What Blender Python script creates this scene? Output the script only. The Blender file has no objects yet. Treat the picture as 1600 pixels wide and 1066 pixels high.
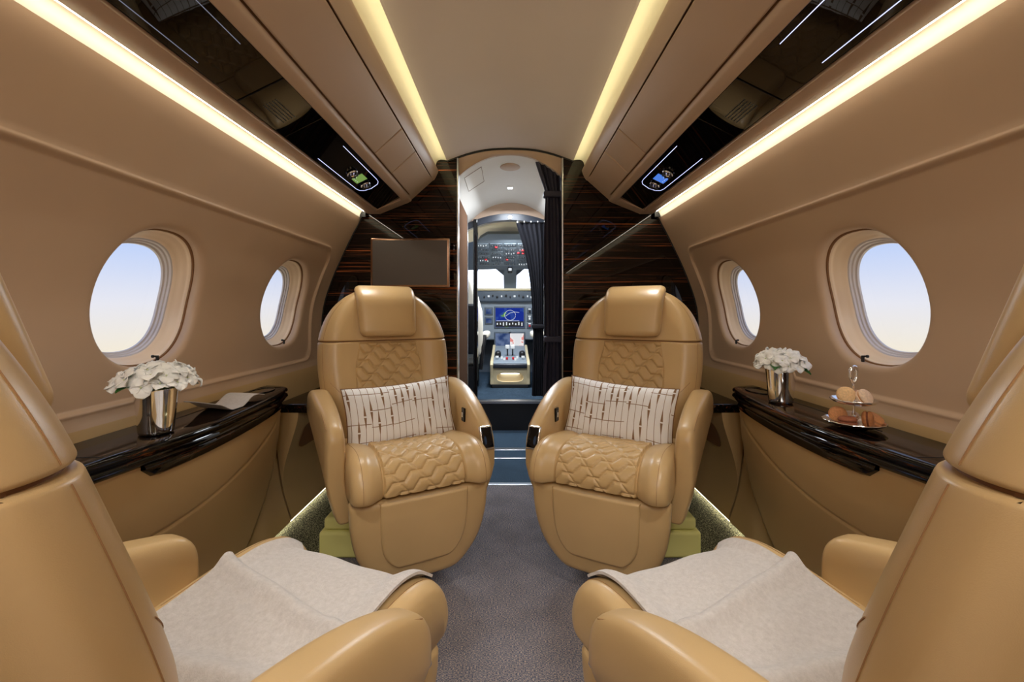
import bpy, math, random
from mathutils import Vector, Matrix
random.seed(7)
PI = math.pi
scene = bpy.context.scene
COL = scene.collection

# ------------------------------------------------------------------ camera, sky, exposure
F, CX, CY, CZ = 680.0, 797.0, 487.0, 0.945
cam_data = bpy.data.cameras.new('camera')
cam_data.sensor_width = 36.0
cam_data.lens = F / 1600 * 36.0
cam_data.shift_x = (800 - CX) / 1600
cam_data.shift_y = -(533 - CY) / 1600
cam_data.clip_start = 0.02
cam = bpy.data.objects.new('camera', cam_data)
cam.location = (0, 0, CZ)
cam.rotation_euler = (PI / 2, 0, 0)
COL.objects.link(cam)
scene.camera = cam

scene.view_settings.view_transform = 'Standard'
scene.view_settings.look = 'None'
scene.view_settings.gamma = 1
scene.view_settings.use_curve_mapping = False
scene.view_settings.exposure = 0.26

world = bpy.data.worlds.new('sky')
scene.world = world
world.use_nodes = True
wn = world.node_tree
wn.nodes.clear()
w_out = wn.nodes.new('ShaderNodeOutputWorld')
w_bg = wn.nodes.new('ShaderNodeBackground')
w_tc = wn.nodes.new('ShaderNodeTexCoord')
w_sep = wn.nodes.new('ShaderNodeSeparateXYZ')
wn.links.new(w_tc.outputs['Generated'], w_sep.inputs[0])
w_mr = wn.nodes.new('ShaderNodeMapRange')
w_mr.inputs[1].default_value = -0.10
w_mr.inputs[2].default_value = 0.13
wn.links.new(w_sep.outputs[2], w_mr.inputs[0])
w_ramp = wn.nodes.new('ShaderNodeValToRGB')
w_ramp.color_ramp.elements[0].position = 0.0
w_ramp.color_ramp.elements[0].color = (0.98, 0.86, 0.62, 1)
w_ramp.color_ramp.elements[1].position = 1.0
w_ramp.color_ramp.elements[1].color = (0.52, 0.66, 0.98, 1)
e = w_ramp.color_ramp.elements.new(0.5)
e.color = (0.84, 0.84, 0.90, 1)
wn.links.new(w_mr.outputs[0], w_ramp.inputs[0])
# the sun is low ahead of the aircraft, so the sky is brighter that way
w_mr2 = wn.nodes.new('ShaderNodeMapRange')
w_mr2.inputs[1].default_value = 0.90
w_mr2.inputs[2].default_value = 0.97
w_mr2.inputs[3].default_value = 0.84
w_mr2.inputs[4].default_value = 5.0
wn.links.new(w_sep.outputs[1], w_mr2.inputs[0])
wn.links.new(w_ramp.outputs[0], w_bg.inputs[0])
wn.links.new(w_mr2.outputs[0], w_bg.inputs[1])
wn.links.new(w_bg.outputs[0], w_out.inputs[0])


def lamp(name, kind, loc, energy, color, rot=(0, 0, 0), size=0.1, size_y=None, spot=None, blend=0.5, spread=None):
    d = bpy.data.lights.new(name, kind)
    d.energy = energy
    d.color = color
    if kind == 'AREA':
        d.shape = 'RECTANGLE' if size_y else 'DISK'
        d.size = size
        if size_y: d.size_y = size_y
        if spread: d.spread = spread
    else:
        d.shadow_soft_size = size
    if kind == 'SPOT':
        d.spot_size = spot
        d.spot_blend = blend
    o = bpy.data.objects.new(name, d)
    o.location = loc
    o.rotation_euler = rot
    COL.objects.link(o)
    return o


def aim(loc, tgt):
    return (Vector(tgt) - Vector(loc)).to_track_quat('-Z', 'Y').to_euler()


STRIP_TOP = 11.0       # glow of the ceiling cove strips
STRIP_SIDE = 20.0      # glow of the sidewall cove strips
# fill lamps added behind the camera, four unseen round downlights, see fill_downlight below
FILL_W = 4.0
for dx in (-0.2, 0.2):
    for dy in (-0.5, -1.0):
        lamp('fill_downlight_lamp', 'AREA', (dx, dy, 1.775), FILL_W, (1.0, 0.96, 0.92), (0, 0, 0), size=0.14)
# reading lamps in the service panels; the unseen near pair is added for light
READ_W = 16.0
for sx in (-1, 1):
    for ry, ty in ((1.925, 1.62), (0.62, 0.80)):
        lamp('reading_lamp_light', 'SPOT', (sx * 0.632, ry, 1.494), READ_W, (1.0, 0.97, 0.92),
             aim((sx * 0.632, ry, 1.494), (sx * 0.38, ty, 0.5)), size=0.02, spot=math.radians(75), blend=0.9)
# entry vestibule downlight and a cockpit fill light added without a fixture
lamp('vestibule_lamp_light', 'AREA', (0, 2.95, 1.74), 11.0, (0.86, 0.93, 1.0), size=0.16, size_y=0.6)
lamp('cockpit_fill_light', 'AREA', (0, 3.80, 1.60), 14.0, (0.85, 0.93, 1.0), size=0.25)


# ------------------------------------------------------------------ materials
def srgb(r, g, b):
    def f(c):
        c /= 255.0
        return c / 12.92 if c <= 0.04045 else ((c + 0.055) / 1.055) ** 2.4
    return (f(r), f(g), f(b), 1.0)


def base_mat(name, color, rough=0.5, metal=0.0, coat=0.0, coat_rough=0.03, spec=0.5):
    m = bpy.data.materials.new(name)
    m.use_nodes = True
    b = m.node_tree.nodes['Principled BSDF']
    b.inputs['Base Color'].default_value = color
    b.inputs['Roughness'].default_value = rough
    b.inputs['Metallic'].default_value = metal
    b.inputs['Coat Weight'].default_value = coat
    b.inputs['Coat Roughness'].default_value = coat_rough
    b.inputs['Specular IOR Level'].default_value = spec
    return m, m.node_tree, b


def add_noise(nt, scale, detail=4, rough=0.5, vec=None, mapscale=None):
    t = nt.nodes.new('ShaderNodeTexNoise')
    t.inputs['Scale'].default_value = scale
    t.inputs['Detail'].default_value = detail
    t.inputs['Roughness'].default_value = rough
    tc = nt.nodes.new('ShaderNodeTexCoord')
    src = tc.outputs['Object']
    if mapscale:
        mp = nt.nodes.new('ShaderNodeMapping')
        mp.inputs['Scale'].default_value = mapscale
        nt.links.new(src, mp.inputs[0])
        src = mp.outputs[0]
    nt.links.new(src, t.inputs['Vector'])
    return t


def add_bump(nt, b, height, strength, dist=0.002):
    n = nt.nodes.new('ShaderNodeBump')
    n.inputs['Strength'].default_value = strength
    n.inputs['Distance'].default_value = dist
    nt.links.new(height, n.inputs['Height'])
    nt.links.new(n.outputs[0], b.inputs['Normal'])


def ramp2(nt, src, p0, c0, p1, c1, extra=()):
    r = nt.nodes.new('ShaderNodeValToRGB')
    r.color_ramp.elements[0].position = p0
    r.color_ramp.elements[0].color = c0
    r.color_ramp.elements[1].position = p1
    r.color_ramp.elements[1].color = c1
    for p, c in extra:
        q = r.color_ramp.elements.new(p)
        q.color = c
    nt.links.new(src, r.inputs[0])
    return r


def scaled(c, k):
    return (c[0] * k, c[1] * k, c[2] * k, 1)


def leather(name, color, rough=0.36, grain=900, bump=0.12, vary=0.06):
    m, nt, b = base_mat(name, color, rough, spec=0.5)
    n = add_noise(nt, 3.5, 3)
    r = ramp2(nt, n.outputs[0], 0.3, scaled(color, 1 - vary), 0.7, scaled(color, 1 + vary))
    nt.links.new(r.outputs[0], b.inputs['Base Color'])
    v = nt.nodes.new('ShaderNodeTexVoronoi')
    v.inputs['Scale'].default_value = grain
    tc = nt.nodes.new('ShaderNodeTexCoord')
    nt.links.new(tc.outputs['Object'], v.inputs['Vector'])
    add_bump(nt, b, v.outputs['Distance'], bump, 0.0006)
    return m


def ebony(name, axis, coat=0.75, bright=1.0, rough=0.015):
    """dark polished veneer with thin warm streaks running along one axis"""
    sc = {'x': (0.7, 0.0, 62), 'y': (55, 0.7, 55), 'z': (60, 60, 1.0)}[axis]
    m, nt, b = base_mat(name, (0.01, 0.006, 0.004, 1), 0.4, coat=coat, coat_rough=rough, spec=0.0)
    n = add_noise(nt, 1.0, 5, 0.62, mapscale=sc)
    sc2 = tuple(q * 0.2 if q > 30 else q * 0.8 for q in sc)
    n2 = add_noise(nt, 1.0, 2, 0.5, mapscale=sc2)
    d = (0.0035, 0.0022, 0.0022, 1)
    r = ramp2(nt, n.outputs[0], 0.40, d, 0.74, scaled(srgb(176, 100, 56), bright),
              ((0.55, scaled(srgb(20, 12, 11), bright)), (0.60, scaled(srgb(34, 20, 16), bright)), (0.632, scaled(srgb(150, 82, 44), bright))))
    r2 = ramp2(nt, n2.outputs[0], 0.35, (0.35, 0.35, 0.35, 1), 0.65, (1, 1, 1, 1))
    mx = nt.nodes.new('ShaderNodeMix')
    mx.data_type = 'RGBA'
    mx.blend_type = 'MULTIPLY'
    mx.inputs[0].default_value = 1.0
    nt.links.new(r.outputs[0], mx.inputs[6])
    nt.links.new(r2.outputs[0], mx.inputs[7])
    n3 = add_noise(nt, 1.0, 4, 0.7, mapscale=tuple(q * 2.3 if q > 30 else q * 1.6 for q in sc))
    r3 = ramp2(nt, n3.outputs[0], 0.56, (0, 0, 0, 1), 0.66, scaled(srgb(104, 62, 40), bright))
    ad = nt.nodes.new('ShaderNodeMix')
    ad.data_type = 'RGBA'
    ad.blend_type = 'ADD'
    ad.inputs[0].default_value = 1.0
    nt.links.new(mx.outputs[2], ad.inputs[6])
    nt.links.new(r3.outputs[0], ad.inputs[7])
    nt.links.new(ad.outputs[2], b.inputs['Base Color'])
    return m


def carpet(name, c0, c1, c2, scale=350, bump=0.8, stretch=(1, 1, 1)):
    m, nt, b = base_mat(name, c0, 0.95, spec=0.1)
    n = add_noise(nt, scale, 3, 0.7, mapscale=stretch)
    r = ramp2(nt, n.outputs[0], 0.36, c0, 0.64, c2, ((0.5, c1),))
    n2 = add_noise(nt, 9, 3)
    r2 = ramp2(nt, n2.outputs[0], 0.3, (0.85, 0.85, 0.85, 1), 0.7, (1.1, 1.1, 1.1, 1))
    mx = nt.nodes.new('ShaderNodeMix')
    mx.data_type = 'RGBA'
    mx.blend_type = 'MULTIPLY'
    mx.inputs[0].default_value = 1.0
    nt.links.new(r.outputs[0], mx.inputs[6])
    nt.links.new(r2.outputs[0], mx.inputs[7])
    nt.links.new(mx.outputs[2], b.inputs['Base Color'])
    add_bump(nt, b, n.outputs[0], bump, 0.004)
    return m


def emit(name, color, strength):
    m = bpy.data.materials.new(name)
    m.use_nodes = True
    nt = m.node_tree
    nt.nodes.clear()
    o = nt.nodes.new('ShaderNodeOutputMaterial')
    em = nt.nodes.new('ShaderNodeEmission')
    em.inputs[0].default_value = color
    em.inputs[1].default_value = strength
    nt.links.new(em.outputs[0], o.inputs[0])
    return m


M = {}
LEATH = srgb(199, 167, 118)
M['leather'] = leather('leather_tan', LEATH, 0.32)
M['leather_quilt'] = leather('leather_quilted', srgb(196, 163, 112), 0.38)
M['stitch'] = base_mat('stitch_thread', srgb(158, 118, 78), 0.6)[0]
M['seam'] = base_mat('seam_thread', srgb(128, 88, 52), 0.7)[0]
M['wall'] = leather('wall_ultraleather', srgb(192, 164, 138), 0.42, 700, 0.06, 0.03)
M['panel'] = leather('side_panel_leather', srgb(196, 165, 117), 0.45, 800, 0.08, 0.03)
M['ceiling'] = leather('ceiling_fabric', srgb(216, 201, 196), 0.5, 900, 0.05, 0.02)
M['bin'] = leather('bin_leather', srgb(192, 166, 145), 0.42, 800, 0.06, 0.03)
M['cream'] = base_mat('cream_moulding', srgb(226, 208, 168), 0.4)[0]
M['cove'] = base_mat('cove_reflector', srgb(240, 234, 216), 0.5)[0]
M['reveal'] = leather('window_reveal', srgb(238, 214, 186), 0.35, 500, 0.03, 0.05)  # sky glow on the reveal put into its lighter colour
M['seal'] = base_mat('window_seal', srgb(215, 210, 214), 0.3)[0]
M['ebony_x'] = ebony('ebony_gloss_bulkhead', 'x')
M['ebony_y'] = ebony('ebony_gloss_ledge', 'y', bright=0.45)
M['ebony_wall'] = base_mat('galley_veneer', srgb(92, 70, 56), 0.7, spec=0.0)[0]
M['black_gloss'] = base_mat('black_glass_panel', (0.003, 0.003, 0.004, 1), 0.015, spec=0.42)[0]
M['black'] = base_mat('black_satin', (0.012, 0.012, 0.014, 1), 0.4)[0]
M['navy'] = base_mat('dark_blue_satin', srgb(38, 44, 56), 0.35)[0]
M['rubber'] = base_mat('black_rubber', (0.01, 0.01, 0.01, 1), 0.7)[0]
M['chrome'] = base_mat('polished_chrome', (0.90, 0.90, 0.91, 1), 0.07, 1.0)[0]
M['silver'] = base_mat('silver_plate', (0.90, 0.90, 0.91, 1), 0.2, 1.0)[0]
M['bronze'] = base_mat('bronze_frame', srgb(150, 118, 96), 0.22, 1.0)[0]
M['alu'] = base_mat('brushed_aluminium', (0.62, 0.64, 0.68, 1), 0.28, 1.0)[0]
M['carpet'] = carpet('carpet_aisle', srgb(52, 62, 88), srgb(110, 111, 122), srgb(200, 178, 158), 210, stretch=(1, 2.4, 1))
M['carpet_side'] = carpet('carpet_speckled', srgb(28, 28, 26), srgb(84, 82, 70), srgb(190, 186, 150), 260)
M['carpet_blue'] = carpet('carpet_entry', srgb(24, 34, 48), srgb(52, 70, 88), srgb(96, 116, 134), 300)
M['grey_panel'] = base_mat('cockpit_grey', srgb(140, 150, 160), 0.5)[0]
M['grey_dark'] = base_mat('cockpit_dark_grey', srgb(84, 94, 106), 0.5)[0]
M['grey_mid'] = base_mat('cockpit_mid_grey', srgb(112, 122, 132), 0.5)[0]
M['white_ceiling'] = leather('vestibule_ceiling', srgb(222, 218, 212), 0.5, 700, 0.03, 0.02)
M['white_soft'] = base_mat('sheepskin_cream', srgb(236, 228, 212), 0.9)[0]
M['white_plastic'] = base_mat('white_plastic', srgb(235, 235, 235), 0.4)[0]
M['red'] = base_mat('red_plastic', srgb(214, 40, 48), 0.4)[0]
M['plinth_led_tint'] = base_mat('seat_plinth_led_tinted', srgb(232, 226, 146), 0.4)[0]  # cream plastic with the yellow LED light put into its colour
M['strip_top'] = emit('ceiling_strip_glow', (1.0, 0.88, 0.50, 1), STRIP_TOP)
M['strip_side'] = emit('sidewall_strip_glow', (1.0, 0.93, 0.75, 1), STRIP_SIDE)
M['strip_floor'] = emit('floor_strip_glow', (1.0, 0.95, 0.7, 1), 7.0)
M['strip_blue'] = emit('service_light_glow', (0.55, 0.60, 1.0, 1), 1.6)
M['strip_dim'] = emit('service_light_dim_glow', (0.6, 0.62, 0.8, 1), 0.25)
M['lamp_white'] = emit('white_lamp_glow', (1.0, 0.97, 0.93, 1), 4.0)
M['lamp_cool'] = emit('vestibule_light_glow', (0.9, 0.95, 1.0, 1), 6.0)
M['screen_blue'] = emit('service_screen_glow', (0.08, 0.22, 0.75, 1), 0.8)
M['screen_green'] = emit('service_screen_green_glow', (0.30, 0.50, 0.12, 1), 0.5)
M['knob_white'] = emit('lit_legend', (0.8, 0.86, 0.9, 1), 0.8)


def mix_transparent(name, tint, gloss_rough=0.01, fac=None):
    m = bpy.data.materials.new(name)
    m.use_nodes = True
    nt = m.node_tree
    nt.nodes.clear()
    o = nt.nodes.new('ShaderNodeOutputMaterial')
    t = nt.nodes.new('ShaderNodeBsdfTransparent')
    t.inputs[0].default_value = tint
    g = nt.nodes.new('ShaderNodeBsdfGlossy')
    g.inputs['Roughness'].default_value = gloss_rough
    mx = nt.nodes.new('ShaderNodeMixShader')
    fr = nt.nodes.new('ShaderNodeLayerWeight')
    fr.inputs[0].default_value = 0.5
    f4 = math_node(nt, 'POWER', fr.outputs[1], 5.0)
    f5 = math_node(nt, 'MULTIPLY_ADD', f4, 0.6, 0.02)
    nt.links.new(f5, mx.inputs[0])
    nt.links.new(t.outputs[0], mx.inputs[1])
    nt.links.new(g.outputs[0], mx.inputs[2])
    nt.links.new(mx.outputs[0], o.inputs[0])
    return m




def math_node(nt, op, a, b=None, c=None):
    n = nt.nodes.new('ShaderNodeMath')
    n.operation = op
    for i, v in enumerate((a, b, c)):
        if v is None: continue
        if isinstance(v, (int, float)):
            n.inputs[i].default_value = v
        else:
            nt.links.new(v, n.inputs[i])
    return n.outputs[0]


M['glass'] = mix_transparent('window_glass', (0.97, 0.98, 1, 1))


def pillow_material():
    m, nt, b = base_mat('pillow_linen', srgb(226, 220, 210), 0.85, spec=0.2)
    uv = nt.nodes.new('ShaderNodeUVMap')
    uv.uv_map = 'UVMap'
    sp = nt.nodes.new('ShaderNodeSeparateXYZ')
    nt.links.new(uv.outputs[0], sp.inputs[0])
    U = math_node(nt, 'MULTIPLY', sp.outputs[0], 17.0)
    colid = math_node(nt, 'FLOOR', U)
    wn_ = nt.nodes.new('ShaderNodeTexWhiteNoise')
    wn_.noise_dimensions = '1D'
    nt.links.new(colid, wn_.inputs['W'])
    fx = math_node(nt, 'ABSOLUTE', math_node(nt, 'SUBTRACT', math_node(nt, 'FRACT', U), 0.5))
    ph = math_node(nt, 'MULTIPLY', wn_.outputs[0], 1.0)
    V = math_node(nt, 'ADD', math_node(nt, 'MULTIPLY', sp.outputs[1], 1.15), ph)
    tri = math_node(nt, 'ABSOLUTE', math_node(nt, 'SUBTRACT', math_node(nt, 'FRACT', V), 0.5))   # 0 at the knot
    spindle = math_node(nt, 'MAXIMUM', math_node(nt, 'SUBTRACT', 0.20, math_node(nt, 'MULTIPLY', tri, 0.8)), 0.035)
    line = math_node(nt, 'LESS_THAN', fx, spindle)
    knot = math_node(nt, 'GREATER_THAN', tri, 0.012)
    line = math_node(nt, 'MULTIPLY', line, knot)
    # thin horizontal threads, each running over a few columns only
    V2 = math_node(nt, 'MULTIPLY', sp.outputs[1], 4.0)
    rowid = math_node(nt, 'FLOOR', V2)
    seg = math_node(nt, 'FLOOR', math_node(nt, 'MULTIPLY', U, 0.3))
    wn2 = nt.nodes.new('ShaderNodeTexWhiteNoise')
    wn2.noise_dimensions = '2D'
    cmb = nt.nodes.new('ShaderNodeCombineXYZ')
    nt.links.new(rowid, cmb.inputs[0])
    nt.links.new(seg, cmb.inputs[1])
    nt.links.new(cmb.outputs[0], wn2.inputs['Vector'])
    off = math_node(nt, 'MULTIPLY', wn2.outputs['Value'], 0.5)
    hz = math_node(nt, 'LESS_THAN', math_node(nt, 'ABSOLUTE', math_node(nt, 'SUBTRACT', math_node(nt, 'FRACT', V2), math_node(nt, 'ADD', off, 0.2))), 0.02)
    on = math_node(nt, 'GREATER_THAN', wn2.outputs['Value'], 0.5)
    hz = math_node(nt, 'MULTIPLY', hz, on)
    al = math_node(nt, 'MAXIMUM', line, hz)
    mx = nt.nodes.new('ShaderNodeMix')
    mx.data_type = 'RGBA'
    nt.links.new(al, mx.inputs[0])
    mx.inputs[6].default_value = srgb(246, 247, 250)
    mx.inputs[7].default_value = srgb(142, 112, 88)
    nt.links.new(mx.outputs[2], b.inputs['Base Color'])
    n = add_noise(nt, 700, 2)
    add_bump(nt, b, n.outputs[0], 0.3, 0.001)
    return m


M['pillow'] = pillow_material()


def wool_material():
    m, nt, b = base_mat('blanket_wool', srgb(214, 205, 198), 0.95, spec=0.1)
    b.inputs['Sheen Weight'].default_value = 0.3
    n = add_noise(nt, 110, 6, 0.75)
    r = ramp2(nt, n.outputs[0], 0.3, srgb(184, 176, 170), 0.7, srgb(206, 199, 194))
    nt.links.new(r.outputs[0], b.inputs['Base Color'])
    n2 = add_noise(nt, 420, 3, 0.7)
    add_bump(nt, b, n2.outputs[0], 0.6, 0.002)
    return m


M['wool'] = wool_material()
M['petal'] = base_mat('petal_white', srgb(252, 253, 250), 0.55)[0]
pb = M['petal'].node_tree.nodes['Principled BSDF']
pb.inputs['Subsurface Weight'].default_value = 0.35
pb.inputs['Subsurface Radius'].default_value = (0.01, 0.01, 0.01)
M['leaf'] = base_mat('leaf_green', srgb(52, 108, 40), 0.5)[0]
M['eye'] = base_mat('flower_eye_pale', srgb(214, 220, 170), 0.6)[0]
M['stem'] = base_mat('stem_green', srgb(120, 150, 90), 0.6)[0]
for nm, c in (('vanilla', (244, 206, 156)), ('cream', (240, 212, 186)), ('pink', (206, 158, 132)), ('caramel', (212, 148, 96)),
              ('cocoa', (156, 92, 62)), ('hazel', (186, 122, 74)), ('ganache', (120, 66, 42)), ('filling', (214, 160, 110))):
    mm, nt_, b_ = base_mat('macaron_' + nm, srgb(*c), 0.7)
    nn = add_noise(nt_, 260, 4)
    rr = ramp2(nt_, nn.outputs[0], 0.3, scaled(srgb(*c), 0.82), 0.7, scaled(srgb(*c), 1.1))
    nt_.links.new(rr.outputs[0], b_.inputs['Base Color'])
    M['m_' + nm] = mm


# ------------------------------------------------------------------ mesh builder
class MB:
    def __init__(s):
        s.v, s.f, s.uv = [], [], {}

    def add(s, verts, faces, uvs=None):
        o = len(s.v)
        s.v += [tuple(p) for p in verts]
        s.f += [tuple(i + o for i in f) for f in faces]
        if uvs:
            for i, u in enumerate(uvs): s.uv[o + i] = u
        return s

    def box(s, x0, x1, y0, y1, z0, z1):
        v = [(x, y, z) for z in (z0, z1) for y in (y0, y1) for x in (x0, x1)]
        return s.add(v, [(0, 2, 3, 1), (4, 5, 7, 6), (0, 1, 5, 4), (2, 6, 7, 3), (0, 4, 6, 2), (1, 3, 7, 5)])

    def grid(s, fn, us, vs, uvs=False):
        nu, nv = len(us), len(vs)
        verts = [fn(u, v) for v in vs for u in us]
        faces = [(j * nu + i, j * nu + i + 1, (j + 1) * nu + i + 1, (j + 1) * nu + i) for j in range(nv - 1) for i in range(nu - 1)]
        uvl = [(i / (nu - 1), j / (nv - 1)) for j in range(nv) for i in range(nu)] if uvs else None
        return s.add(verts, faces, uvl)

    def loft(s, rings, cap=True, closed=True, wrap=False):
        n = len(rings[0])
        verts = [p for r in rings for p in r]
        faces = []
        R = len(rings)
        for j in range(R if wrap else R - 1):
            k = (j + 1) % R
            for i in range(n if closed else n - 1):
                a, b = j * n + i, j * n + (i + 1) % n
                faces.append((a, b, k * n + (i + 1) % n, k * n + i))
        if cap and not wrap:
            faces.append(tuple(reversed(range(n))))
            faces.append(tuple((R - 1) * n + i for i in range(n)))
        return s.add(verts, faces)

    def lathe(s, prof, c=(0, 0, 0), n=32, mat=None):
        rings = []
        for r, z in prof:
            ring = [Vector((r * math.cos(2 * PI * i / n), r * math.sin(2 * PI * i / n), z)) for i in range(n)]
            if mat: ring = [mat @ p for p in ring]
            rings.append([(p[0] + c[0], p[1] + c[1], p[2] + c[2]) for p in ring])
        return s.loft(rings, cap=True)

    def tube(s, pts, r, n=8, closed=False, cap=True):
        pts = [Vector(p) for p in pts]
        rings = []
        N = len(pts)
        up = None
        for i in range(N):
            if closed:
                t = pts[(i + 1) % N] - pts[i - 1]
            else:
                t = pts[min(i + 1, N - 1)] - pts[max(i - 1, 0)]
            if t.length < 1e-9: t = Vector((0, 0, 1))
            t.normalize()
            if up is None:
                up = Vector((0, 0, 1)) if abs(t.z) < 0.9 else Vector((1, 0, 0))
            a = t.cross(up)
            if a.length < 1e-6: a = t.orthogonal()
            a.normalize()
            up = a.cross(t).normalized()
            rr = r[i] if isinstance(r, (list, tuple)) else r
            rings.append([pts[i] + a * rr * math.cos(2 * PI * k / n) + up * rr * math.sin(2 * PI * k / n) for k in range(n)])
        return s.loft(rings, cap=cap and not closed, wrap=closed)

    def prism(s, poly, axis, a, b):
        """poly in 2D, extruded along axis from a to b."""
        def P(p, t):
            return {'x': (t, p[0], p[1]), 'y': (p[0], t, p[1]), 'z': (p[0], p[1], t)}[axis]
        n = len(poly)
        v = [P(p, a) for p in poly] + [P(p, b) for p in poly]
        f = [tuple(reversed(range(n))), tuple(range(n, 2 * n))]
        f += [(i, (i + 1) % n, n + (i + 1) % n, n + i) for i in range(n)]
        return s.add(v, f)

    def rbox(s, c, h, r, m=4, k=6, deform=None, mat=None):
        """rounded box: centre c, half sizes h, corner radius r"""
        r = min(r, min(h) * 0.999)
        ax = []
        for hh in h:
            inner = hh - r
            A = [inner + r * math.tan(PI / 4 * q / m) for q in range(m + 1)]
            mid = [(-inner + 2 * inner * q / k) for q in range(1, k)] if inner > 1e-6 else []
            ax.append([-a for a in reversed(A)] + mid + A)
        idx = {}
        verts, faces = [], []

        def vid(p):
            key = tuple(round(q, 7) for q in p)
            if key in idx: return idx[key]
            inn = Vector([max(-(h[i] - r), min(h[i] - r, p[i])) for i in range(3)])
            d = Vector(p) - inn
            q = inn + d.normalized() * r if d.length > 1e-9 else Vector(p)
            if deform: q = Vector(deform(q))
            if mat: q = mat @ q
            idx[key] = len(verts)
            verts.append((q[0] + c[0], q[1] + c[1], q[2] + c[2]))
            return idx[key]
        for a in range(3):
            b, d = (a + 1) % 3, (a + 2) % 3
            for sg in (-1, 1):
                B, D = ax[b], ax[d]
                for i in range(len(B) - 1):
                    for j in range(len(D) - 1):
                        q = []
                        for (x, y) in ((B[i], D[j]), (B[i + 1], D[j]), (B[i + 1], D[j + 1]), (B[i], D[j + 1])):
                            p = [0, 0, 0]
                            p[a] = sg * h[a]; p[b] = x; p[d] = y
                            q.append(vid(p))
                        if len(set(q)) == 4:
                            faces.append(tuple(q) if sg > 0 else tuple(reversed(q)))
        return s.add(verts, faces)

    def build(s, name, mat, parent=None, smooth=35, bevel=0, seg=2, recalc=True):
        me = bpy.data.meshes.new(name)
        me.from_pydata(s.v, [], s.f)
        if s.uv:
            l = me.uv_layers.new(name='UVMap')
            for lp in me.loops:
                l.data[lp.index].uv = s.uv.get(lp.vertex_index, (0, 0))
        if recalc:
            import bmesh
            bm = bmesh.new()
            bm.from_mesh(me)
            bmesh.ops.recalc_face_normals(bm, faces=bm.faces)
            bm.to_mesh(me)
            bm.free()
        me.materials.append(M[mat] if isinstance(mat, str) else mat)
        if smooth:
            me.shade_smooth()
            me.set_sharp_from_angle(angle=math.radians(smooth))
        o = bpy.data.objects.new(name, me)
        COL.objects.link(o)
        if parent is not None: o.parent = parent
        if bevel:
            bv = o.modifiers.new('bevel', 'BEVEL')
            bv.width = bevel
            bv.segments = seg
            bv.limit_method = 'ANGLE'
            bv.angle_limit = math.radians(40)
        return o


def tag(o, label, cat, group=None):
    o['label'] = label
    o['category'] = cat
    if group: o['group'] = group
    return o


def thing(name, label, cat, loc=(0, 0, 0), rz=0, group=None):
    o = bpy.data.objects.new(name, None)
    o.empty_display_size = 0.05
    o.location = loc
    o.rotation_euler = (0, 0, rz)
    COL.objects.link(o)
    return tag(o, label, cat, group)


def structure(o, label=None):
    o['kind'] = 'structure'
    if label: o['label'] = label
    return o


def lerp(a, b, t): return a + (b - a) * t


def sstep(a, b, x):
    t = max(0.0, min(1.0, (x - a) / (b - a)))
    return t * t * (3 - 2 * t)


def interp(tab, x):
    """smooth (monotone cubic-ish) table interpolation"""
    if x <= tab[0][0]: return tab[0][1]
    if x >= tab[-1][0]: return tab[-1][1]
    for i in range(len(tab) - 1):
        if tab[i][0] <= x <= tab[i + 1][0]:
            x0, y0 = tab[i]; x1, y1 = tab[i + 1]
            def slope(k):
                if k <= 0: return (tab[1][1] - tab[0][1]) / (tab[1][0] - tab[0][0])
                if k >= len(tab) - 1: return (tab[-1][1] - tab[-2][1]) / (tab[-1][0] - tab[-2][0])
                return (tab[k + 1][1] - tab[k - 1][1]) / (tab[k + 1][0] - tab[k - 1][0])
            h = x1 - x0
            t = (x - x0) / h
            m0, m1 = slope(i) * h, slope(i + 1) * h
            return (2 * t**3 - 3 * t**2 + 1) * y0 + (t**3 - 2 * t**2 + t) * m0 + (-2 * t**3 + 3 * t**2) * y1 + (t**3 - t**2) * m1


def lin(a, b, n): return [a + (b - a) * i / (n - 1) for i in range(n)]


# ------------------------------------------------------------------ cabin shell
Y0, YB = -1.35, 2.378            # aft wall, front bulkhead
CEIL = [(0.0, 1.838), (0.12, 1.832), (0.22, 1.812), (0.30, 1.785), (0.345, 1.768)]


def ceil_z(x): return interp(CEIL, abs(x))


WALLP = [(0.66, 1.012), (0.70, 1.026), (0.80, 1.031), (0.90, 1.028), (0.97, 1.020), (1.05, 0.998), (1.16, 0.957), (1.26, 0.912), (1.37, 0.858), (1.43, 0.825), (1.455, 0.8125), (1.475, 0.802)]


def wall_x(z): return interp(WALLP, z)


PANEL_END, PANEL_TOP, PANEL_BOT = 2.245, 1.262, 0.705


def recess(y, z):
    """the window panel sits a few millimetres outside the upper wall; rounded front corners"""
    cy = PANEL_END - 0.07
    R = 0.07
    zc, hz = (PANEL_TOP + PANEL_BOT) / 2, (PANEL_TOP - PANEL_BOT) / 2
    dz = abs(z - zc) - (hz - R)
    dy = y - cy
    d = math.hypot(max(dy, 0), max(dz, 0)) + min(max(dy, dz), 0) - R
    lip = -0.0035 * math.exp(-((d - 0.006) / 0.006) ** 2)      # soft raised rim around the panel
    return 0.009 * (1 - sstep(-0.006, 0.004, d)) + lip


def wall_pt(sx, y, z): return (sx * (wall_x(z) + recess(y, z)), y, z)


WIN = {1: (1.254, 0.351), 2: (1.987, 0.361)}
WZ, WA, WB = 0.984, 0.177, 0.197
win_ys = [-0.944, -0.211, 0.521, 1.254, 1.987]
PH, PZ0, PZ1 = 0.22, 0.75, 1.215


def oval(a, ry, rz, ex=2.35):
    c, s_ = math.cos(a), math.sin(a)
    return (ry * math.copysign(abs(c) ** (2 / ex), c), rz * math.copysign(abs(s_) ** (2 / ex), s_))


zs_patch = lin(PZ0, PZ1, 25)


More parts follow.
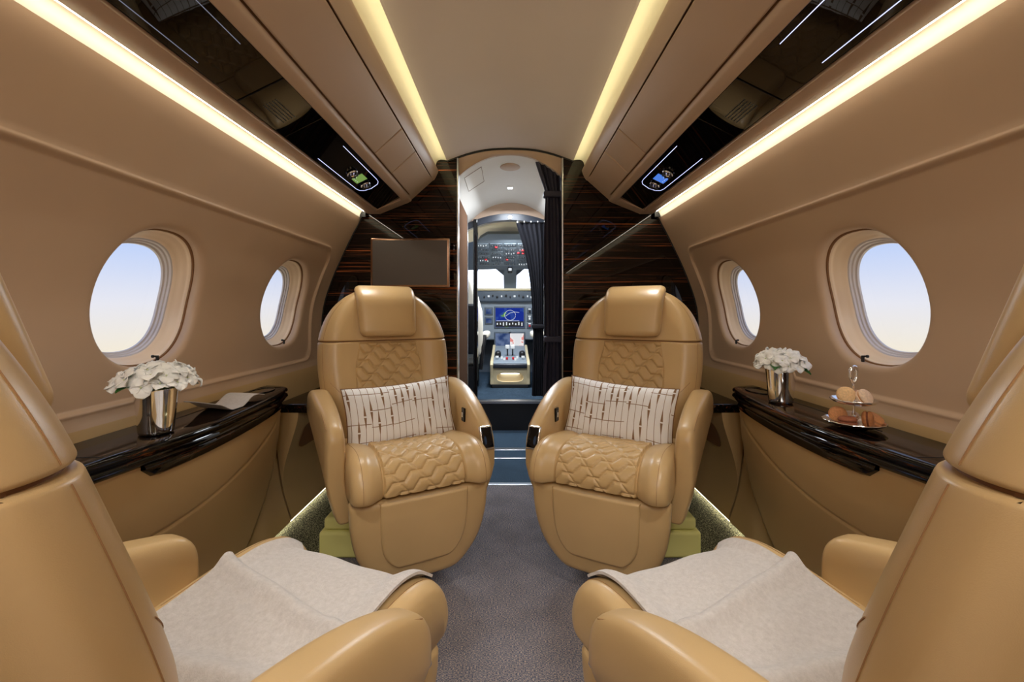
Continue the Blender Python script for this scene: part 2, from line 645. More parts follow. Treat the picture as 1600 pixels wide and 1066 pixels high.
def build_sidewall(sx, side):
    mb = MB()
    yb = [Y0]
    for yc in win_ys: yb += [yc - PH, yc + PH]
    segs = []
    zlow = [0.66, 0.675, 0.69] + lin(0.694, 0.716, 12) + [0.73]
    zup = [1.225, 1.235, 1.245] + lin(1.250, 1.276, 14) + [1.29, 1.32, 1.35, 1.38, 1.41, 1.43, 1.443, 1.455]
    zs_all = zlow + zs_patch + zup
    ypan = []
    cur = Y0
    ycols = [Y0]
    for yc in win_ys:
        ycols += lin(ycols[-1], yc - PH, 5)[1:]
        ycols += lin(yc - PH, yc + PH, 23)[1:]
    ycols += lin(ycols[-1], 2.232, 4)[1:] + lin(2.234, 2.256, 12) + lin(2.27, YB, 5)
    # corner region needs closer columns
    extra = lin(2.16, 2.232, 12)
    ycols = sorted(set(round(q, 5) for q in ycols + [q for q in extra if q > win_ys[-1] + PH]))
    zs_all = sorted(set(round(q, 5) for q in zs_all))
    zset = set(round(q, 5) for q in zs_patch)
    idx = {}

    def inpatch(y0, y1, z0, z1):
        ym, zm = (y0 + y1) / 2, (z0 + z1) / 2
        return any(abs(ym - yc) < PH for yc in win_ys) and PZ0 < zm < PZ1
    nv = len(ycols)
    verts = [wall_pt(sx, y, z) for z in zs_all for y in ycols]
    faces = []
    for j in range(len(zs_all) - 1):
        for i in range(nv - 1):
            if not inpatch(ycols[i], ycols[i + 1], zs_all[j], zs_all[j + 1]):
                faces.append((j * nv + i, j * nv + i + 1, (j + 1) * nv + i + 1, (j + 1) * nv + i))
    mb.add(verts, faces)
    for yc in win_ys:
        ysp = [q for q in ycols if yc - PH - 1e-4 <= q <= yc + PH + 1e-4]
        zsp = [q for q in zs_all if PZ0 - 1e-4 <= q <= PZ1 + 1e-4]
        loop = [(y, zsp[0]) for y in ysp] + [(ysp[-1], z) for z in zsp[1:]] + [(y, zsp[-1]) for y in reversed(ysp[:-1])] + [(ysp[0], z) for z in reversed(zsp[1:-1])]
        rings = [[wall_pt(sx, y, z) for (y, z) in loop]]

        def ov(e, d):
            ring = []
            for (y, z) in loop:
                a = math.atan2((z - WZ) / WB, (y - yc) / WA)
                # superellipse point in direction a
                c_, s_ = math.cos(a), math.sin(a)
                k = (abs(c_) ** 2.35 + abs(s_) ** 2.35) ** (-1 / 2.35)
                py, pz = yc + (WA - e) * k * c_, WZ + (WB - e) * k * s_
                p = wall_pt(sx, py, pz)
                ring.append((p[0] + sx * d, p[1], p[2]))
            return ring
        inner = ov(-0.022, 0.0)
        for t in (0.33, 0.66):
            ring = []
            for (y, z), q in zip(loop, inner):
                yy, zz = lerp(y, q[1], t), lerp(z, q[2], t)
                ring.append(wall_pt(sx, yy, zz))
            rings.append(ring)
        rings += [inner, ov(-0.014, 0.0005), ov(-0.008, 0.002), ov(-0.003, 0.006), ov(0.0, 0.011), ov(0.0015, 0.018), ov(0.002, 0.034)]
        mb.loft(rings, cap=False)
    o = mb.build('wall_' + side, 'wall', smooth=60, recalc=False)
    structure(o)
    # cream cove and lower wall
    return o


def build_lower_wall(sx, side):
    prof = [(1.012, 0.665), (1.006, 0.645), (1.0, 0.60), (0.99, 0.5), (0.975, 0.38), (0.95, 0.22), (0.915, 0.095), (0.905, 0.085), (0.93, 0.07)]
    mb = MB()
    ys = lin(Y0, YB, 30)
    mb.grid(lambda u, v: (sx * prof[int(v)][0], u, prof[int(v)][1]), ys, list(range(len(prof))))
    structure(mb.build('wall_' + side, 'panel', smooth=60), 'lower beige lining of the cabin side')
    # carpeted kick slope along the floor
    mb = MB()
    prof2 = [(0.93, 0.062), (0.90, 0.06), (0.84, 0.045), (0.76, 0.012), (0.72, 0.0005)]
    mb.grid(lambda u, v: (sx * prof2[int(v)][0], u, prof2[int(v)][1]), ys, list(range(len(prof2))))
    structure(mb.build('baseboard_' + side, 'carpet_side', smooth=60))


for sx, side in ((-1, 'left'), (1, 'right')):
    build_sidewall(sx, side)
    build_lower_wall(sx, side)

# windows: moulded reveal, dark shade seam, seal, pane, latch
wi = 0
for sx in (-1, 1):
    for yc in win_ys:
        wi += 1
        root = bpy.data.objects.new('window_%d' % wi, None)
        root.empty_display_size = 0.05
        root.location = (sx * wall_x(WZ), yc, WZ)
        COL.objects.link(root)
        structure(root)
        ox, oy, oz = root.location
        N = 72

        def ring(e, d):
            r = []
            for i in range(N):
                a = 2 * PI * i / N
                c_, s_ = math.cos(a), math.sin(a)
                k = (abs(c_) ** 2.35 + abs(s_) ** 2.35) ** (-1 / 2.35)
                py, pz = yc + (WA - e) * k * c_, WZ + (WB - e) * k * s_
                x = sx * (wall_x(pz) + 0.009 + d)
                r.append((x - ox, py - oy, pz - oz))
            return r
        MB().loft([ring(0.0015, 0.030), ring(0.0055, 0.031), ring(0.006, 0.036), ring(0.0035, 0.038)], cap=False).build('shade_track', 'seam', root, 60, recalc=False)
        MB().loft([ring(0.003, 0.034), ring(0.0065, 0.036), ring(0.0075, 0.044), ring(0.0085, 0.050), ring(0.0125, 0.0535), ring(0.014, 0.062), ring(0.021, 0.070), ring(0.0255, 0.076), ring(0.027, 0.080)], cap=False).build('reveal', 'reveal', root, 60, recalc=False)
        MB().loft([ring(0.026, 0.078), ring(0.030, 0.080), ring(0.031, 0.086), ring(0.035, 0.088), ring(0.036, 0.094), ring(0.041, 0.096), ring(0.042, 0.102)], cap=False).build('seal', 'seal', root, 30, recalc=False)
        g = MB()
        rr = ring(0.036, 0.099)
        cxm = sum(p[0] for p in rr) / N
        g.add(rr + [(cxm + sx * 0.006, 0, 0)], [(i, (i + 1) % N, N) for i in range(N)])
        g.build('pane', 'glass', root, 60)
        lt = MB()
        lz = -WB + 0.012
        lx = sx * (wall_x(WZ - WB) + 0.03) - ox
        lt.rbox((lx, 0.055, lz + 0.002), (0.004, 0.004, 0.010), 0.003, 2, 2)
        lt.tube([(lx, 0.058, lz + 0.011), (lx, 0.040, lz + 0.013)], 0.0030, 10)
        lt.rbox((lx, 0.038, lz + 0.013), (0.0042, 0.0035, 0.0042), 0.003, 2, 2)
        lt.build('latch', 'black', root)

# ceiling
xs = lin(-0.345, 0.345, 41)
mb = MB()
mb.grid(lambda u, v: (u, v, ceil_z(u)), xs, lin(Y0, YB, 20))
structure(mb.build('ceiling', 'ceiling', smooth=60))
# floor
mb = MB().box(-0.95, 0.95, Y0, YB - 0.012, -0.03, 0.0)
structure(mb.build('floor', 'carpet', smooth=0))
# aft wall closing the cabin behind the camera
sect = [(0.0, 1.838), (0.12, 1.832), (0.22, 1.812), (0.30, 1.785), (0.36, 1.79), (0.43, 1.80), (0.46, 1.72), (0.6, 1.60), (0.80, 1.50), (0.87, 1.40), (0.93, 1.27), (0.98, 1.16), (1.02, 1.05), (1.042, 0.97), (1.052, 0.88), (1.052, 0.75), (1.03, 0.6), (0.99, 0.35), (0.95, 0.1), (0.95, -0.02)]
poly = [(x, z) for x, z in sect] + [(-x, z) for x, z in reversed(sect[1:])]
structure(MB().prism(poly, 'y', Y0 - 0.03, Y0).build('wall_back', 'wall', smooth=0))

# added light blockers above the lining, so no daylight leaks behind the bins
structure(MB().box(-0.90, 0.90, Y0 - 0.04, 4.4, 1.92, 1.94).build('ceiling', 'rubber', smooth=0), 'added light-blocking cover over the cabin')
for sx, side in ((-1, 'left'), (1, 'right')):
    xa, xb = sorted((sx * 0.84, sx * 0.86))
    structure(MB().box(xa, xb, Y0 - 0.04, YB + 0.02, 1.475, 1.92).build('wall_' + side, 'rubber', smooth=0), 'added light-blocking panel beside the bins')
    structure(MB().box(xa, xb, YB + 0.02, 5.2, 0.0, 1.92).build('wall_' + side, 'rubber', smooth=0), 'added light-blocking panel beside the nose section')

# glowing coves: real LED diffusers set in a recess
for sx, side in ((-1, 'left'), (1, 'right')):
    # ceiling cove: recess moulding, diffuser
    mb = MB()
    cv = [(0.338, 1.7705), (0.348, 1.7725), (0.362, 1.7750), (0.380, 1.7755), (0.392, 1.7715), (0.4005, 1.763), (0.405, 1.750), (0.4062, 1.738)]
    mb.grid(lambda u, v: (sx * cv[int(v)][0], u, cv[int(v)][1]), lin(Y0, YB, 10), list(range(len(cv))))
    structure(mb.build('trim_1', 'cove', smooth=60))
    root = thing('ceiling_light_strip', 'warm yellow glowing strip between the ceiling and the %s overhead bins' % side, 'light strip', (sx * 0.39, 0, 1.75))
    mb = MB()
    dp = [(0.4064, 1.739), (0.4068, 1.733), (0.4068, 1.727), (0.4055, 1.7225)]
    mb.grid(lambda u, v: (sx * (dp[int(v)][0] - 0.39), u, dp[int(v)][1] - 1.75), [Y0 + 0.01, YB - 0.006], list(range(4)))
    mb.build('diffuser', 'strip_top', root, 60)
    mb = MB()
    bk = [(0.400, 1.779), (0.412, 1.782), (0.416, 1.720), (0.408, 1.721)]
    mb.grid(lambda u, v: (sx * (bk[int(v)][0] - 0.39), u, bk[int(v)][1] - 1.75), [Y0 + 0.01, YB - 0.006], list(range(4)))
    mb.build('housing', 'cream', root, 60)
    root = thing('sidewall_light_strip', 'long white glowing strip along the top of the %s cabin sidewall' % side, 'light strip', (sx * 0.79, 0, 1.48))
    mb = MB()
    dp2 = [(0.7805, 1.4862), (0.785, 1.4866), (0.791, 1.4862)]
    mb.grid(lambda u, v: (sx * (dp2[int(v)][0] - 0.79), u, dp2[int(v)][1] - 1.48), [Y0 + 0.01, 2.345], list(range(3)))
    mb.build('diffuser', 'strip_side', root, 60)
    mb = MB()
    mb.box(sx * -0.0095, sx * 0.020, 2.345, 2.351, -0.024, 0.006)
    mb.build('end_gasket', 'rubber', root, 0)
    # sealing cap above the strip
    mb = MB()
    mb.grid(lambda u, v: (sx * [0.776, 0.79, 0.806][int(v)], u, [1.488, 1.4885, 1.482][int(v)]), [Y0, YB], [0, 1, 2])
    rp = [(0.790, 1.4868), (0.7965, 1.4850), (0.8025, 1.480), (0.8070, 1.472), (0.8100, 1.463), (wall_x(1.455), 1.4548)]
    mb.grid(lambda u, v: (sx * rp[int(v)][0], u, rp[int(v)][1]), [Y0, YB], list(range(len(rp))))
    structure(mb.build('trim_2', 'cove', smooth=60))

# ------------------------------------------------------------------ overhead bins and service panels
BIN = [(0.778, 1.4875), (0.7775, 1.480), (0.774, 1.4770), (0.740, 1.4765), (0.708, 1.476), (0.703, 1.4775)]   # lip under the side strip


def panel_pt(sx, t, y, off=0.0):
    """point on the black service panel; t 0 (outboard) .. 1 (inboard), off along the normal into the cabin"""
    x, z = 0.700 - 0.125 * t, 1.480 + 0.062 * t
    nx, nz = -0.444, -0.895
    return (sx * (x + nx * off), y, z + nz * off)


for sx, side in ((-1, 'left'), (1, 'right')):
    root = thing('overhead_bin', 'long tan leather overhead bin with three door panels above the %s row' % side, 'overhead bin', (sx * 0.55, 0.5, 1.55))
    ox, oy, oz = root.location

    def sw(mb, prof, ys):
        return mb.grid(lambda u, v: (sx * prof[int(v)][0] - ox, u - oy, prof[int(v)][1] - oz), ys, list(range(len(prof))))
    sw(MB(), BIN + [(0.702, 1.486)], [Y0, YB - 0.005]).build('outer_lip', 'bin', root, 40)
    rail = [(0.573, 1.548), (0.574, 1.538), (0.568, 1.533), (0.556, 1.538), (0.543, 1.545), (0.538, 1.550), (0.5365, 1.556), (0.534, 1.560)]
    sw(MB(), rail, [Y0, YB - 0.005]).build('grip_rail', 'bin', root, 60)
    inn = [(0.421, 1.670), (0.4195, 1.662), (0.416, 1.660), (0.405, 1.676), (0.396, 1.698), (0.391, 1.712), (0.393, 1.719), (0.404, 1.722)]
    sw(MB(), inn, [Y0, YB - 0.005]).build('inner_rail', 'bin', root, 60)
    for (ya, yb_) in ((Y0, 1.6865), (1.6925, 1.9285), (1.9345, 2.300)):
        mb = MB()
        d = Vector((-0.11, 0.0, 0.102)).normalized()
        q0, q1 = Vector((0.532, 0, 1.561)), Vector((0.423, 0, 1.665))
        nrm = Vector((-d.z, 0, d.x)) * -1
        nrm = Vector((-0.68, 0, -0.733))
        mid = (q0 + q1) / 2
        L = (q1 - q0).length / 2
        mat = Matrix((Vector((d.x * sx, 0, d.z)), Vector((0, 1, 0)), Vector((nrm.x * sx, 0, nrm.z)))).transposed()
        mb.rbox((sx * mid.x - ox, (ya + yb_) / 2 - oy, mid.z - oz), (L - 0.003, (yb_ - ya) / 2, 0.008), 0.005, 3, 2, mat=mat)
        mb.build('door', 'bin', root, 60)
    # dark backing behind the gaps, end filler
    sw(MB(), [(0.540, 1.556), (0.532, 1.572), (0.43, 1.672), (0.420, 1.664)], [Y0, YB - 0.004]).build('backing', 'seam', root, 60)
    mb = MB()
    mb.prism([(sx * a - ox, b - oz) for a, b in ((0.545, 1.548), (0.412, 1.667), (0.415, 1.676), (0.56, 1.56))], 'y', 2.302 - oy, YB - 0.004 - oy)
    mb.build('end_cap', 'bin', root, 0, bevel=0.002)
    mb = MB()
    mb.prism([(sx * a - ox, b - oz) for a, b in ((0.708, 1.476), (0.566, 1.5335), (0.57, 1.56), (0.71, 1.50))], 'y', 2.285 - oy, YB - 0.004 - oy)
    mb.build('end_cap', 'bin', root, 0, bevel=0.003)

    spans = [(Y0, 1.108, 'aft'), (1.112, 1.336, 'speaker'), (1.340, 2.283, 'service')]
    labels = {'aft': 'black glossy %s overhead panel nearest the viewer with long light lines',
              'speaker': 'black glossy %s overhead panel with a fine slotted speaker grille',
              'service': 'black glossy %s overhead panel with glowing loop, air nozzles and small screen'}
    for ya, yb_, kind in spans:
        pr = thing('service_panel', labels[kind] % side, 'ceiling panel', (sx * 0.64, (ya + yb_) / 2, 1.51))
        px_, py_, pz_ = pr.location

        def L(p): return (p[0] - px_, p[1] - py_, p[2] - pz_)
        mb = MB()
        A, B_ = [], []
        v = [L(panel_pt(sx, t, y, o)) for o in (0.0, -0.008) for (t, y) in ((0.035, ya), (0.985, ya), (0.985, yb_ - 0.001), (0.035, yb_ - 0.001))]
        mb.add(v, [(0, 1, 2, 3), (7, 6, 5, 4), (0, 4, 5, 1), (1, 5, 6, 2), (2, 6, 7, 3), (3, 7, 4, 0)])
        mb.build('glass_panel', 'black_gloss', pr, 0, bevel=0.0015)

        def strip(pts, w=0.0015):
            m2 = MB()
            m2.tube([L(panel_pt(sx, t, y, 0.0008)) for t, y in pts], w * 0.6, 6)
            return m2.build('light_line', 'strip_dim' if (kind == 'aft' and sx < 0) else 'strip_blue', pr, 60)
        if kind == 'service':
            U = [(0.86, 1.545)] + [(0.86, 1.93), (0.84, 1.962), (0.76, 1.985), (0.5, 1.998), (0.28, 1.985), (0.18, 1.962), (0.145, 1.93)] + [(0.145, 1.545)]
            strip(U)
        if kind == 'aft':
            strip([(0.86, -0.4), (0.86, 0.955)])
            strip([(0.145, -0.4), (0.145, 0.95)])
        nrmv = Vector((sx * -0.444, 0, -0.895))
        qrot = nrmv.to_track_quat('Z', 'Y').to_matrix()
        if kind == 'service':
            for yy, what in ((1.765, 'air_nozzle'), (1.925, 'reading_lamp')):
                mb = MB()
                mb.lathe([(0.0, 0.002), (0.021, 0.002), (0.023, 0.005), (0.020, 0.009), (0.014, 0.010), (0.013, 0.018), (0.009, 0.021), (0.0, 0.021)], L(panel_pt(sx, 0.47, yy, 0)), 28, qrot)
                noz = mb.build(what, 'chrome', pr, 40)
                mb = MB()
                for k in range(6):
                    a = 2 * PI * k / 6
                    c0 = Vector(L(panel_pt(sx, 0.47, yy, 0.015)))
                    c0 += qrot @ Vector((0.016 * math.cos(a), 0.016 * math.sin(a), 0))
                    mb.rbox(c0, (0.003, 0.003, 0.006), 0.0012, 1, 1)
                mb.build('grip', 'black', noz, 40)
            mb = MB()
            v = [L(panel_pt(sx, t, y, 0.0012)) for (t, y) in ((0.30, 1.812), (0.66, 1.812), (0.66, 1.882), (0.30, 1.882))]
            mb.add(v, [(0, 1, 2, 3)])
            scr = mb.build('screen', 'screen_blue' if sx > 0 else 'screen_green', pr, 0)
            mb = MB()
            for (t, y) in ((0.36, 1.825), (0.44, 1.825), (0.36, 1.845), (0.36, 1.865)):
                mb.rbox(L(panel_pt(sx, t, y, 0.0015)), (0.0018, 0.0018, 0.0005), 0.0004, 1, 1)
            mb.build('icon', 'knob_white', scr, 0)
        if kind == 'aft':
            yy = 0.62
            mb = MB()
            mb.lathe([(0.0, 0.0005), (0.020, 0.0005), (0.020, 0.004), (0.015, 0.004), (0.014, 0.0015), (0.0, 0.0015)], L(panel_pt(sx, 0.47, yy, 0)), 28, qrot)
            rl = mb.build('reading_lamp', 'black', pr, 40)  # unseen fitting made up for the added near light
        if kind == 'speaker':
            mb = MB()
            for i in range(5):
                for k in range(15):
                    t = 0.30 + 0.065 * i
                    y = 1.17 + 0.0072 * k
                    mb.rbox(L(panel_pt(sx, t, y, 0.0006)), (0.0022, 0.0014, 0.0006), 0.0004, 1, 1)
            mb.build('speaker_grille', 'grey_dark', pr, 0)

# fittings of the added fill downlights, unseen in the aft ceiling (their lamps are at the top of the script)
k = 0
where = {(-0.2, -0.5): 'nearest left', (0.2, -0.5): 'nearest right', (-0.2, -1.0): 'far left', (0.2, -1.0): 'far right'}
for (dx, dy), wh in where.items():
    r = thing('fill_downlight', 'added round chrome fill downlight, unseen in the aft cabin, %s of four' % wh, 'ceiling light', (dx, dy, 1.80))
    z0 = ceil_z(dx) - 1.80
    MB().lathe([(0.072, z0 + 0.012), (0.082, z0 + 0.004), (0.084, z0 - 0.004), (0.076, z0 - 0.010), (0.071, z0 - 0.006), (0.071, z0 + 0.012)], n=40).build('bezel', 'chrome', r, 40)
    MB().lathe([(0.0, z0 - 0.002), (0.0715, z0 - 0.002), (0.0715, z0 + 0.004), (0.0, z0 + 0.004)], n=40).build('diffuser', 'lamp_white', r, 40)

# ------------------------------------------------------------------ front bulkhead, opening to the vestibule
OPEN = 0.286


def half_bulk(sx):
    s2 = [(x, z) for x, z in sect if x > OPEN + 0.005]
    top = ceil_z(OPEN) + 0.004
    return [(sx * OPEN, 0.0), (sx * OPEN, top)] + [(sx * x, z) for x, z in s2[:-1]] + [(sx * 0.95, 0.0)]


for sx, side in ((-1, 'left'), (1, 'right')):
    o = structure(MB().prism(half_bulk(sx), 'y', YB, YB + 0.035).build('wall_front', 'ebony_x', smooth=0), 'dark glossy striped wood bulkhead, %s half' % side)
    # bright metal edge of the opening
    structure(MB().box(sx * OPEN - 0.004, sx * OPEN + 0.004, YB - 0.006, YB + 0.04, 0.0, ceil_z(OPEN) - 0.006).build('trim_3', 'alu', smooth=0, bevel=0.001))
    # black gasket around the shell at the bulkhead
    g = [(x - 0.004 * (1 if x > 0.4 else 0), z) for x, z in [(OPEN, ceil_z(OPEN)), (0.345, 1.768)]]
    structure(MB().tube([(sx * x, YB - 0.004, z - 0.003) for x, z in g], 0.004, 6).build('trim_4', 'rubber', smooth=60))
    gp = [(wall_x(z) - 0.003, z) for z in lin(1.46, 0.70, 18)]
    structure(MB().tube([(sx * x, YB - 0.003, z) for x, z in gp], 0.0035, 6).build('trim_5', 'rubber', smooth=60))
    # raised drawer-like panel outlines on the bulkhead
arc = [(x, YB - 0.002, ceil_z(x) - 0.004) for x in lin(-OPEN, OPEN, 25)]
structure(MB().tube(arc, 0.006, 8).build('trim_6', 'rubber', smooth=60), 'black curved curtain track at the end of the ceiling')

# threshold strip and vestibule floor
structure(MB().box(-OPEN, OPEN, YB - 0.014, YB + 0.016, -0.02, 0.004).build('trim_7', 'alu', smooth=0, bevel=0.001))
structure(MB().box(-0.45, 0.45, YB + 0.016, 3.48, -0.03, 0.0).build('floor', 'carpet_blue', smooth=0))
structure(MB().box(-0.30, 0.30, 2.79, 2.815, -0.01, 0.004).build('trim_8', 'alu', smooth=0, bevel=0.001), 'metal strip imitating a reflection across the vestibule floor')  # both strips put in to imitate reflections on the floor
structure(MB().box(-0.30, 0.30, 2.96, 3.01, -0.01, 0.004).build('trim_8', 'alu', smooth=0, bevel=0.001), 'second metal strip imitating a reflection across the vestibule floor')
structure(MB().box(-0.36, 0.36, 3.46, 3.50, 0.0, 0.225).build('wall_front', 'black', smooth=0), 'dark step riser up to the cockpit')
structure(MB().box(-0.36, 0.36, 3.445, 3.51, 0.215, 0.237).build('trim_9', 'alu', smooth=0, bevel=0.002), 'metal nosing of the cockpit step')
structure(MB().box(-0.7, 0.7, 3.51, 5.4, 0.18, 0.232).build('floor', 'carpet_blue', smooth=0))


def vz(x, y):
    t = (y - 2.41) / 1.0
    return lerp(1.815, 1.795, t) - 0.125 * (abs(x) / 0.29) ** 2.2


mb = MB()
mb.grid(lambda u, v: (u, v, vz(u, v)), lin(-0.36, 0.36, 31), lin(YB + 0.035, 3.42, 12))
structure(mb.build('ceiling', 'white_ceiling', smooth=60))
# beige rim of the opening
mb = MB()
rim = lin(-OPEN, OPEN, 25)
mb.grid(lambda u, v: (u, [YB, YB + 0.012, YB + 0.03, YB + 0.045][int(v)], [ceil_z(u) - 0.004, ceil_z(u) - 0.022, ceil_z(u) - 0.028, vz(u, 2.42) - 0.001][int(v)]), rim, [0, 1, 2, 3])
structure(mb.build('trim_10', 'bin', smooth=60))
# vestibule side walls: galley front on the left, door lining on the right
structure(MB().box(-0.36, -0.300, YB + 0.035, 3.05, 0.0, 1.62).build('wall_left', 'ebony_wall', smooth=0, bevel=0.003), 'striped wood galley side in the vestibule')
structure(MB().box(-0.304, -0.296, 3.04, 3.056, 0.0, 1.62).build('trim_11', 'alu', smooth=0))
structure(MB().box(-0.40, -0.36, YB + 0.03, 3.5, 0.0, 1.78).build('wall_left', 'white_ceiling', smooth=0))
structure(MB().box(0.36, 0.40, YB + 0.03, 3.5, 0.0, 1.78).build('wall_right', 'white_ceiling', smooth=0))
# fascia over the cockpit door with dark arched beam
ARCB = lambda x: 1.655 - 0.05 * (abs(x) / 0.27) ** 2
ARCT = lambda x: 1.708 - 0.05 * (abs(x) / 0.27) ** 2
xs = lin(-0.36, 0.36, 25)
pl = [(x, ARCT(x)) for x in xs] + [(x, vz(x, 3.42) + 0.03) for x in reversed(xs)]
structure(MB().prism(pl, 'y', 3.405, 3.42).build('wall_front', 'bin', smooth=0), 'beige fascia above the cockpit door')
pl = [(x, ARCB(x)) for x in xs] + [(x, ARCT(x)) for x in reversed(xs)]
structure(MB().prism(pl, 'y', 3.38, 3.44).build('trim_12', 'navy', smooth=0, bevel=0.003), 'dark arched beam over the cockpit door')
structure(MB().box(-0.285, -0.252, 3.36, 3.44, 0.0, 1.66).build('trim_13', 'black_gloss', smooth=0, bevel=0.006), 'left post of the cockpit door')
structure(MB().box(0.262, 0.36, 3.36, 3.44, 0.0, 1.66).build('trim_14', 'black_gloss', smooth=0, bevel=0.006), 'right post of the cockpit door')
structure(MB().box(-0.36, -0.33, 3.36, 3.44, 0.0, 1.70).build('trim_15', 'navy', smooth=0))
mb = MB().lathe([(0, 0.0), (0.014, 0.0), (0.014, -0.006), (0.010, -0.010), (0.0, -0.012)], (-0.0, 3.37, 1.675), 20, Matrix.Rotation(PI / 2, 3, 'X'))
tag(mb.build('door_light', 'silver', smooth=40), 'tiny silver light on the dark beam over the cockpit door', 'light')

# vestibule ceiling fittings
r = thing('vestibule_downlight', 'small square glowing light in the white vestibule ceiling', 'ceiling light', (0.0, 3.0, vz(0, 3.0)))
MB().rbox((0, 0, -0.002), (0.021, 0.026, 0.005), 0.004, 3, 3).build('bezel', 'white_plastic', r, 40)
MB().rbox((0, 0, -0.006), (0.017, 0.021, 0.003), 0.002, 2, 2).build('diffuser', 'lamp_cool', r, 40)
mb = MB().lathe([(0, 0.004), (0.060, 0.004), (0.060, -0.003), (0.054, -0.007), (0, -0.008)], (0.0, 2.60, vz(0, 2.6) - 0.002), 36)
tag(mb.build('ceiling_speaker', 'bin', smooth=40), 'beige oval speaker cover in the vestibule ceiling', 'speaker')
# access panel outline
mb = MB()
q = [(-0.235, 2.60), (-0.17, 2.54), (-0.145, 2.72), (-0.215, 2.78)]
q = [(-0.262, 2.50), (-0.165, 2.50), (-0.165, 2.76), (-0.262, 2.76)]
mb.tube([(x, y, vz(x, y) - 0.0005) for x, y in q], 0.0012, 5, closed=True)
structure(mb.build('trim_16', 'seam', smooth=0), 'thin outline of a ceiling access panel')


# ------------------------------------------------------------------ curtains
def curtain(name, label, y, xtab, wtab, z0, z1, pleats, depth, ties, mat='navy_cloth'):
    root = thing(name, label, 'curtain', (interp(xtab, z0), y, z0))
    ox, oy, oz = root.location
    mb = MB()
    n = pleats * 12
    rings = []
    for z in lin(z0, z1, 60):
        cx, w = interp(xtab, z), interp(wtab, z)
        ring = []
        for side_ in (0, 1):
            for i in range(n):
                t = i / n if side_ == 0 else 1 - i / n
                ph = 2 * PI * pleats * t + 0.8 * math.sin(z * 4)
                amp = depth * min(1.0, w / 0.10)
                yy = amp * math.sin(ph) * (0.75 + 0.25 * math.sin(t * 9)) + (0.0025 if side_ else -0.0025)
                ring.append((cx + (t - 0.5) * w + 0.004 * math.sin(ph * 2) - ox, yy, z - oz))
        rings.append(ring)
    mb.loft(rings)
    mb.build('cloth', mat, root, 60)
    for z in ties:
        cx, w = interp(xtab, z), interp(wtab, z)
        m2 = MB()
        m2.rbox((cx - ox, 0, z - oz), (w / 2 + 0.010, depth + 0.010, 0.017), 0.010, 3, 4)
        m2.build('tieback', mat, root, 60)
    w = interp(wtab, z1)
    for i in range(5):
        m3 = MB()
        x = interp(xtab, z1) + (i / 4 - 0.5) * w * 0.9
        m3.rbox((x - ox, 0, z1 + 0.006 - oz), (0.004, 0.004, 0.008), 0.002, 2, 1)
        m3.build('glider', 'white_plastic', root, 60)
    return root


mm, nt_, b_ = base_mat('curtain_cloth', srgb(62, 62, 78), 0.7, spec=0.25)
M['navy_cloth'] = mm
mm, nt_, b_ = base_mat('curtain_cloth_dark', srgb(30, 30, 36), 0.8, spec=0.2)
M['black_cloth'] = mm
curtain('curtain', 'dark navy pleated curtain tied back beside the right seat bulkhead', 2.44,
        [(0.0, 0.245), (0.79, 0.243), (1.2, 0.245), (1.60, 0.240), (1.70, 0.225), (1.79, 0.212)],
        [(0.0, 0.13), (0.6, 0.115), (0.79, 0.088), (1.1, 0.105), (1.45, 0.10), (1.60, 0.088), (1.70, 0.115), (1.79, 0.15)], 0.02, 1.795, 5, 0.018, (1.60, 0.79))
curtain('curtain', 'black curtain flaring at its top, hanging in the cockpit doorway', 3.33,
        [(0.25, 0.215), (0.9, 0.215), (1.2, 0.205), (1.45, 0.185), (1.62, 0.160)],
        [(0.25, 0.10), (0.8, 0.08), (1.15, 0.10), (1.35, 0.14), (1.62, 0.23)], 0.30, 1.625, 6, 0.016, (0.83,), 'black_cloth')

# ------------------------------------------------------------------ cockpit
structure(MB().box(-0.80, -0.76, 3.5, 5.3, 0.2, 1.75).build('wall_left', 'grey_panel', smooth=0))
structure(MB().box(0.76, 0.80, 3.5, 5.3, 0.2, 1.75).build('wall_right', 'grey_panel', smooth=0))
mb = MB()
mb.grid(lambda u, v: (u, v, 1.72 - 0.16 * (abs(u) / 0.7) ** 2 - 0.06 * (v - 3.44)), lin(-0.72, 0.72, 21), lin(3.44, 4.25, 6))
structure(mb.build('ceiling', 'cream', smooth=60))
structure(MB().box(-0.9, 0.9, 5.14, 5.17, 0.1, 1.02).build('wall_front', 'grey_dark', smooth=0))
# side pieces of the cockpit partition
for sx in (-1, 1):
    structure(MB().box(min(sx * 0.36, sx * 0.75), max(sx * 0.36, sx * 0.75), 3.42, 3.50, 0.0, 1.78).build('wall_front', 'black', smooth=0))

# windshields: frame with centre post
root = bpy.data.objects.new('window_11', None)
root.location = (0, 5.02, 1.3)
COL.objects.link(root)
structure(root, 'pair of cockpit windshields with a dark centre post')
mb = MB()
fr = MB()


def slab(mb, pts, th=0.03):
    """planar polygon in local (x, z) on the raked windshield plane"""
    P = []
    for dy in (0, th):
        for x, z in pts:
            P.append((x, dy - 0.35 * (z - 1.3), z - 1.3))
    n = len(pts)
    f = [tuple(range(n)), tuple(reversed(range(n, 2 * n)))] + [(i, (i + 1) % n, n + (i + 1) % n, n + i) for i in range(n)]
    mb.add(P, f)


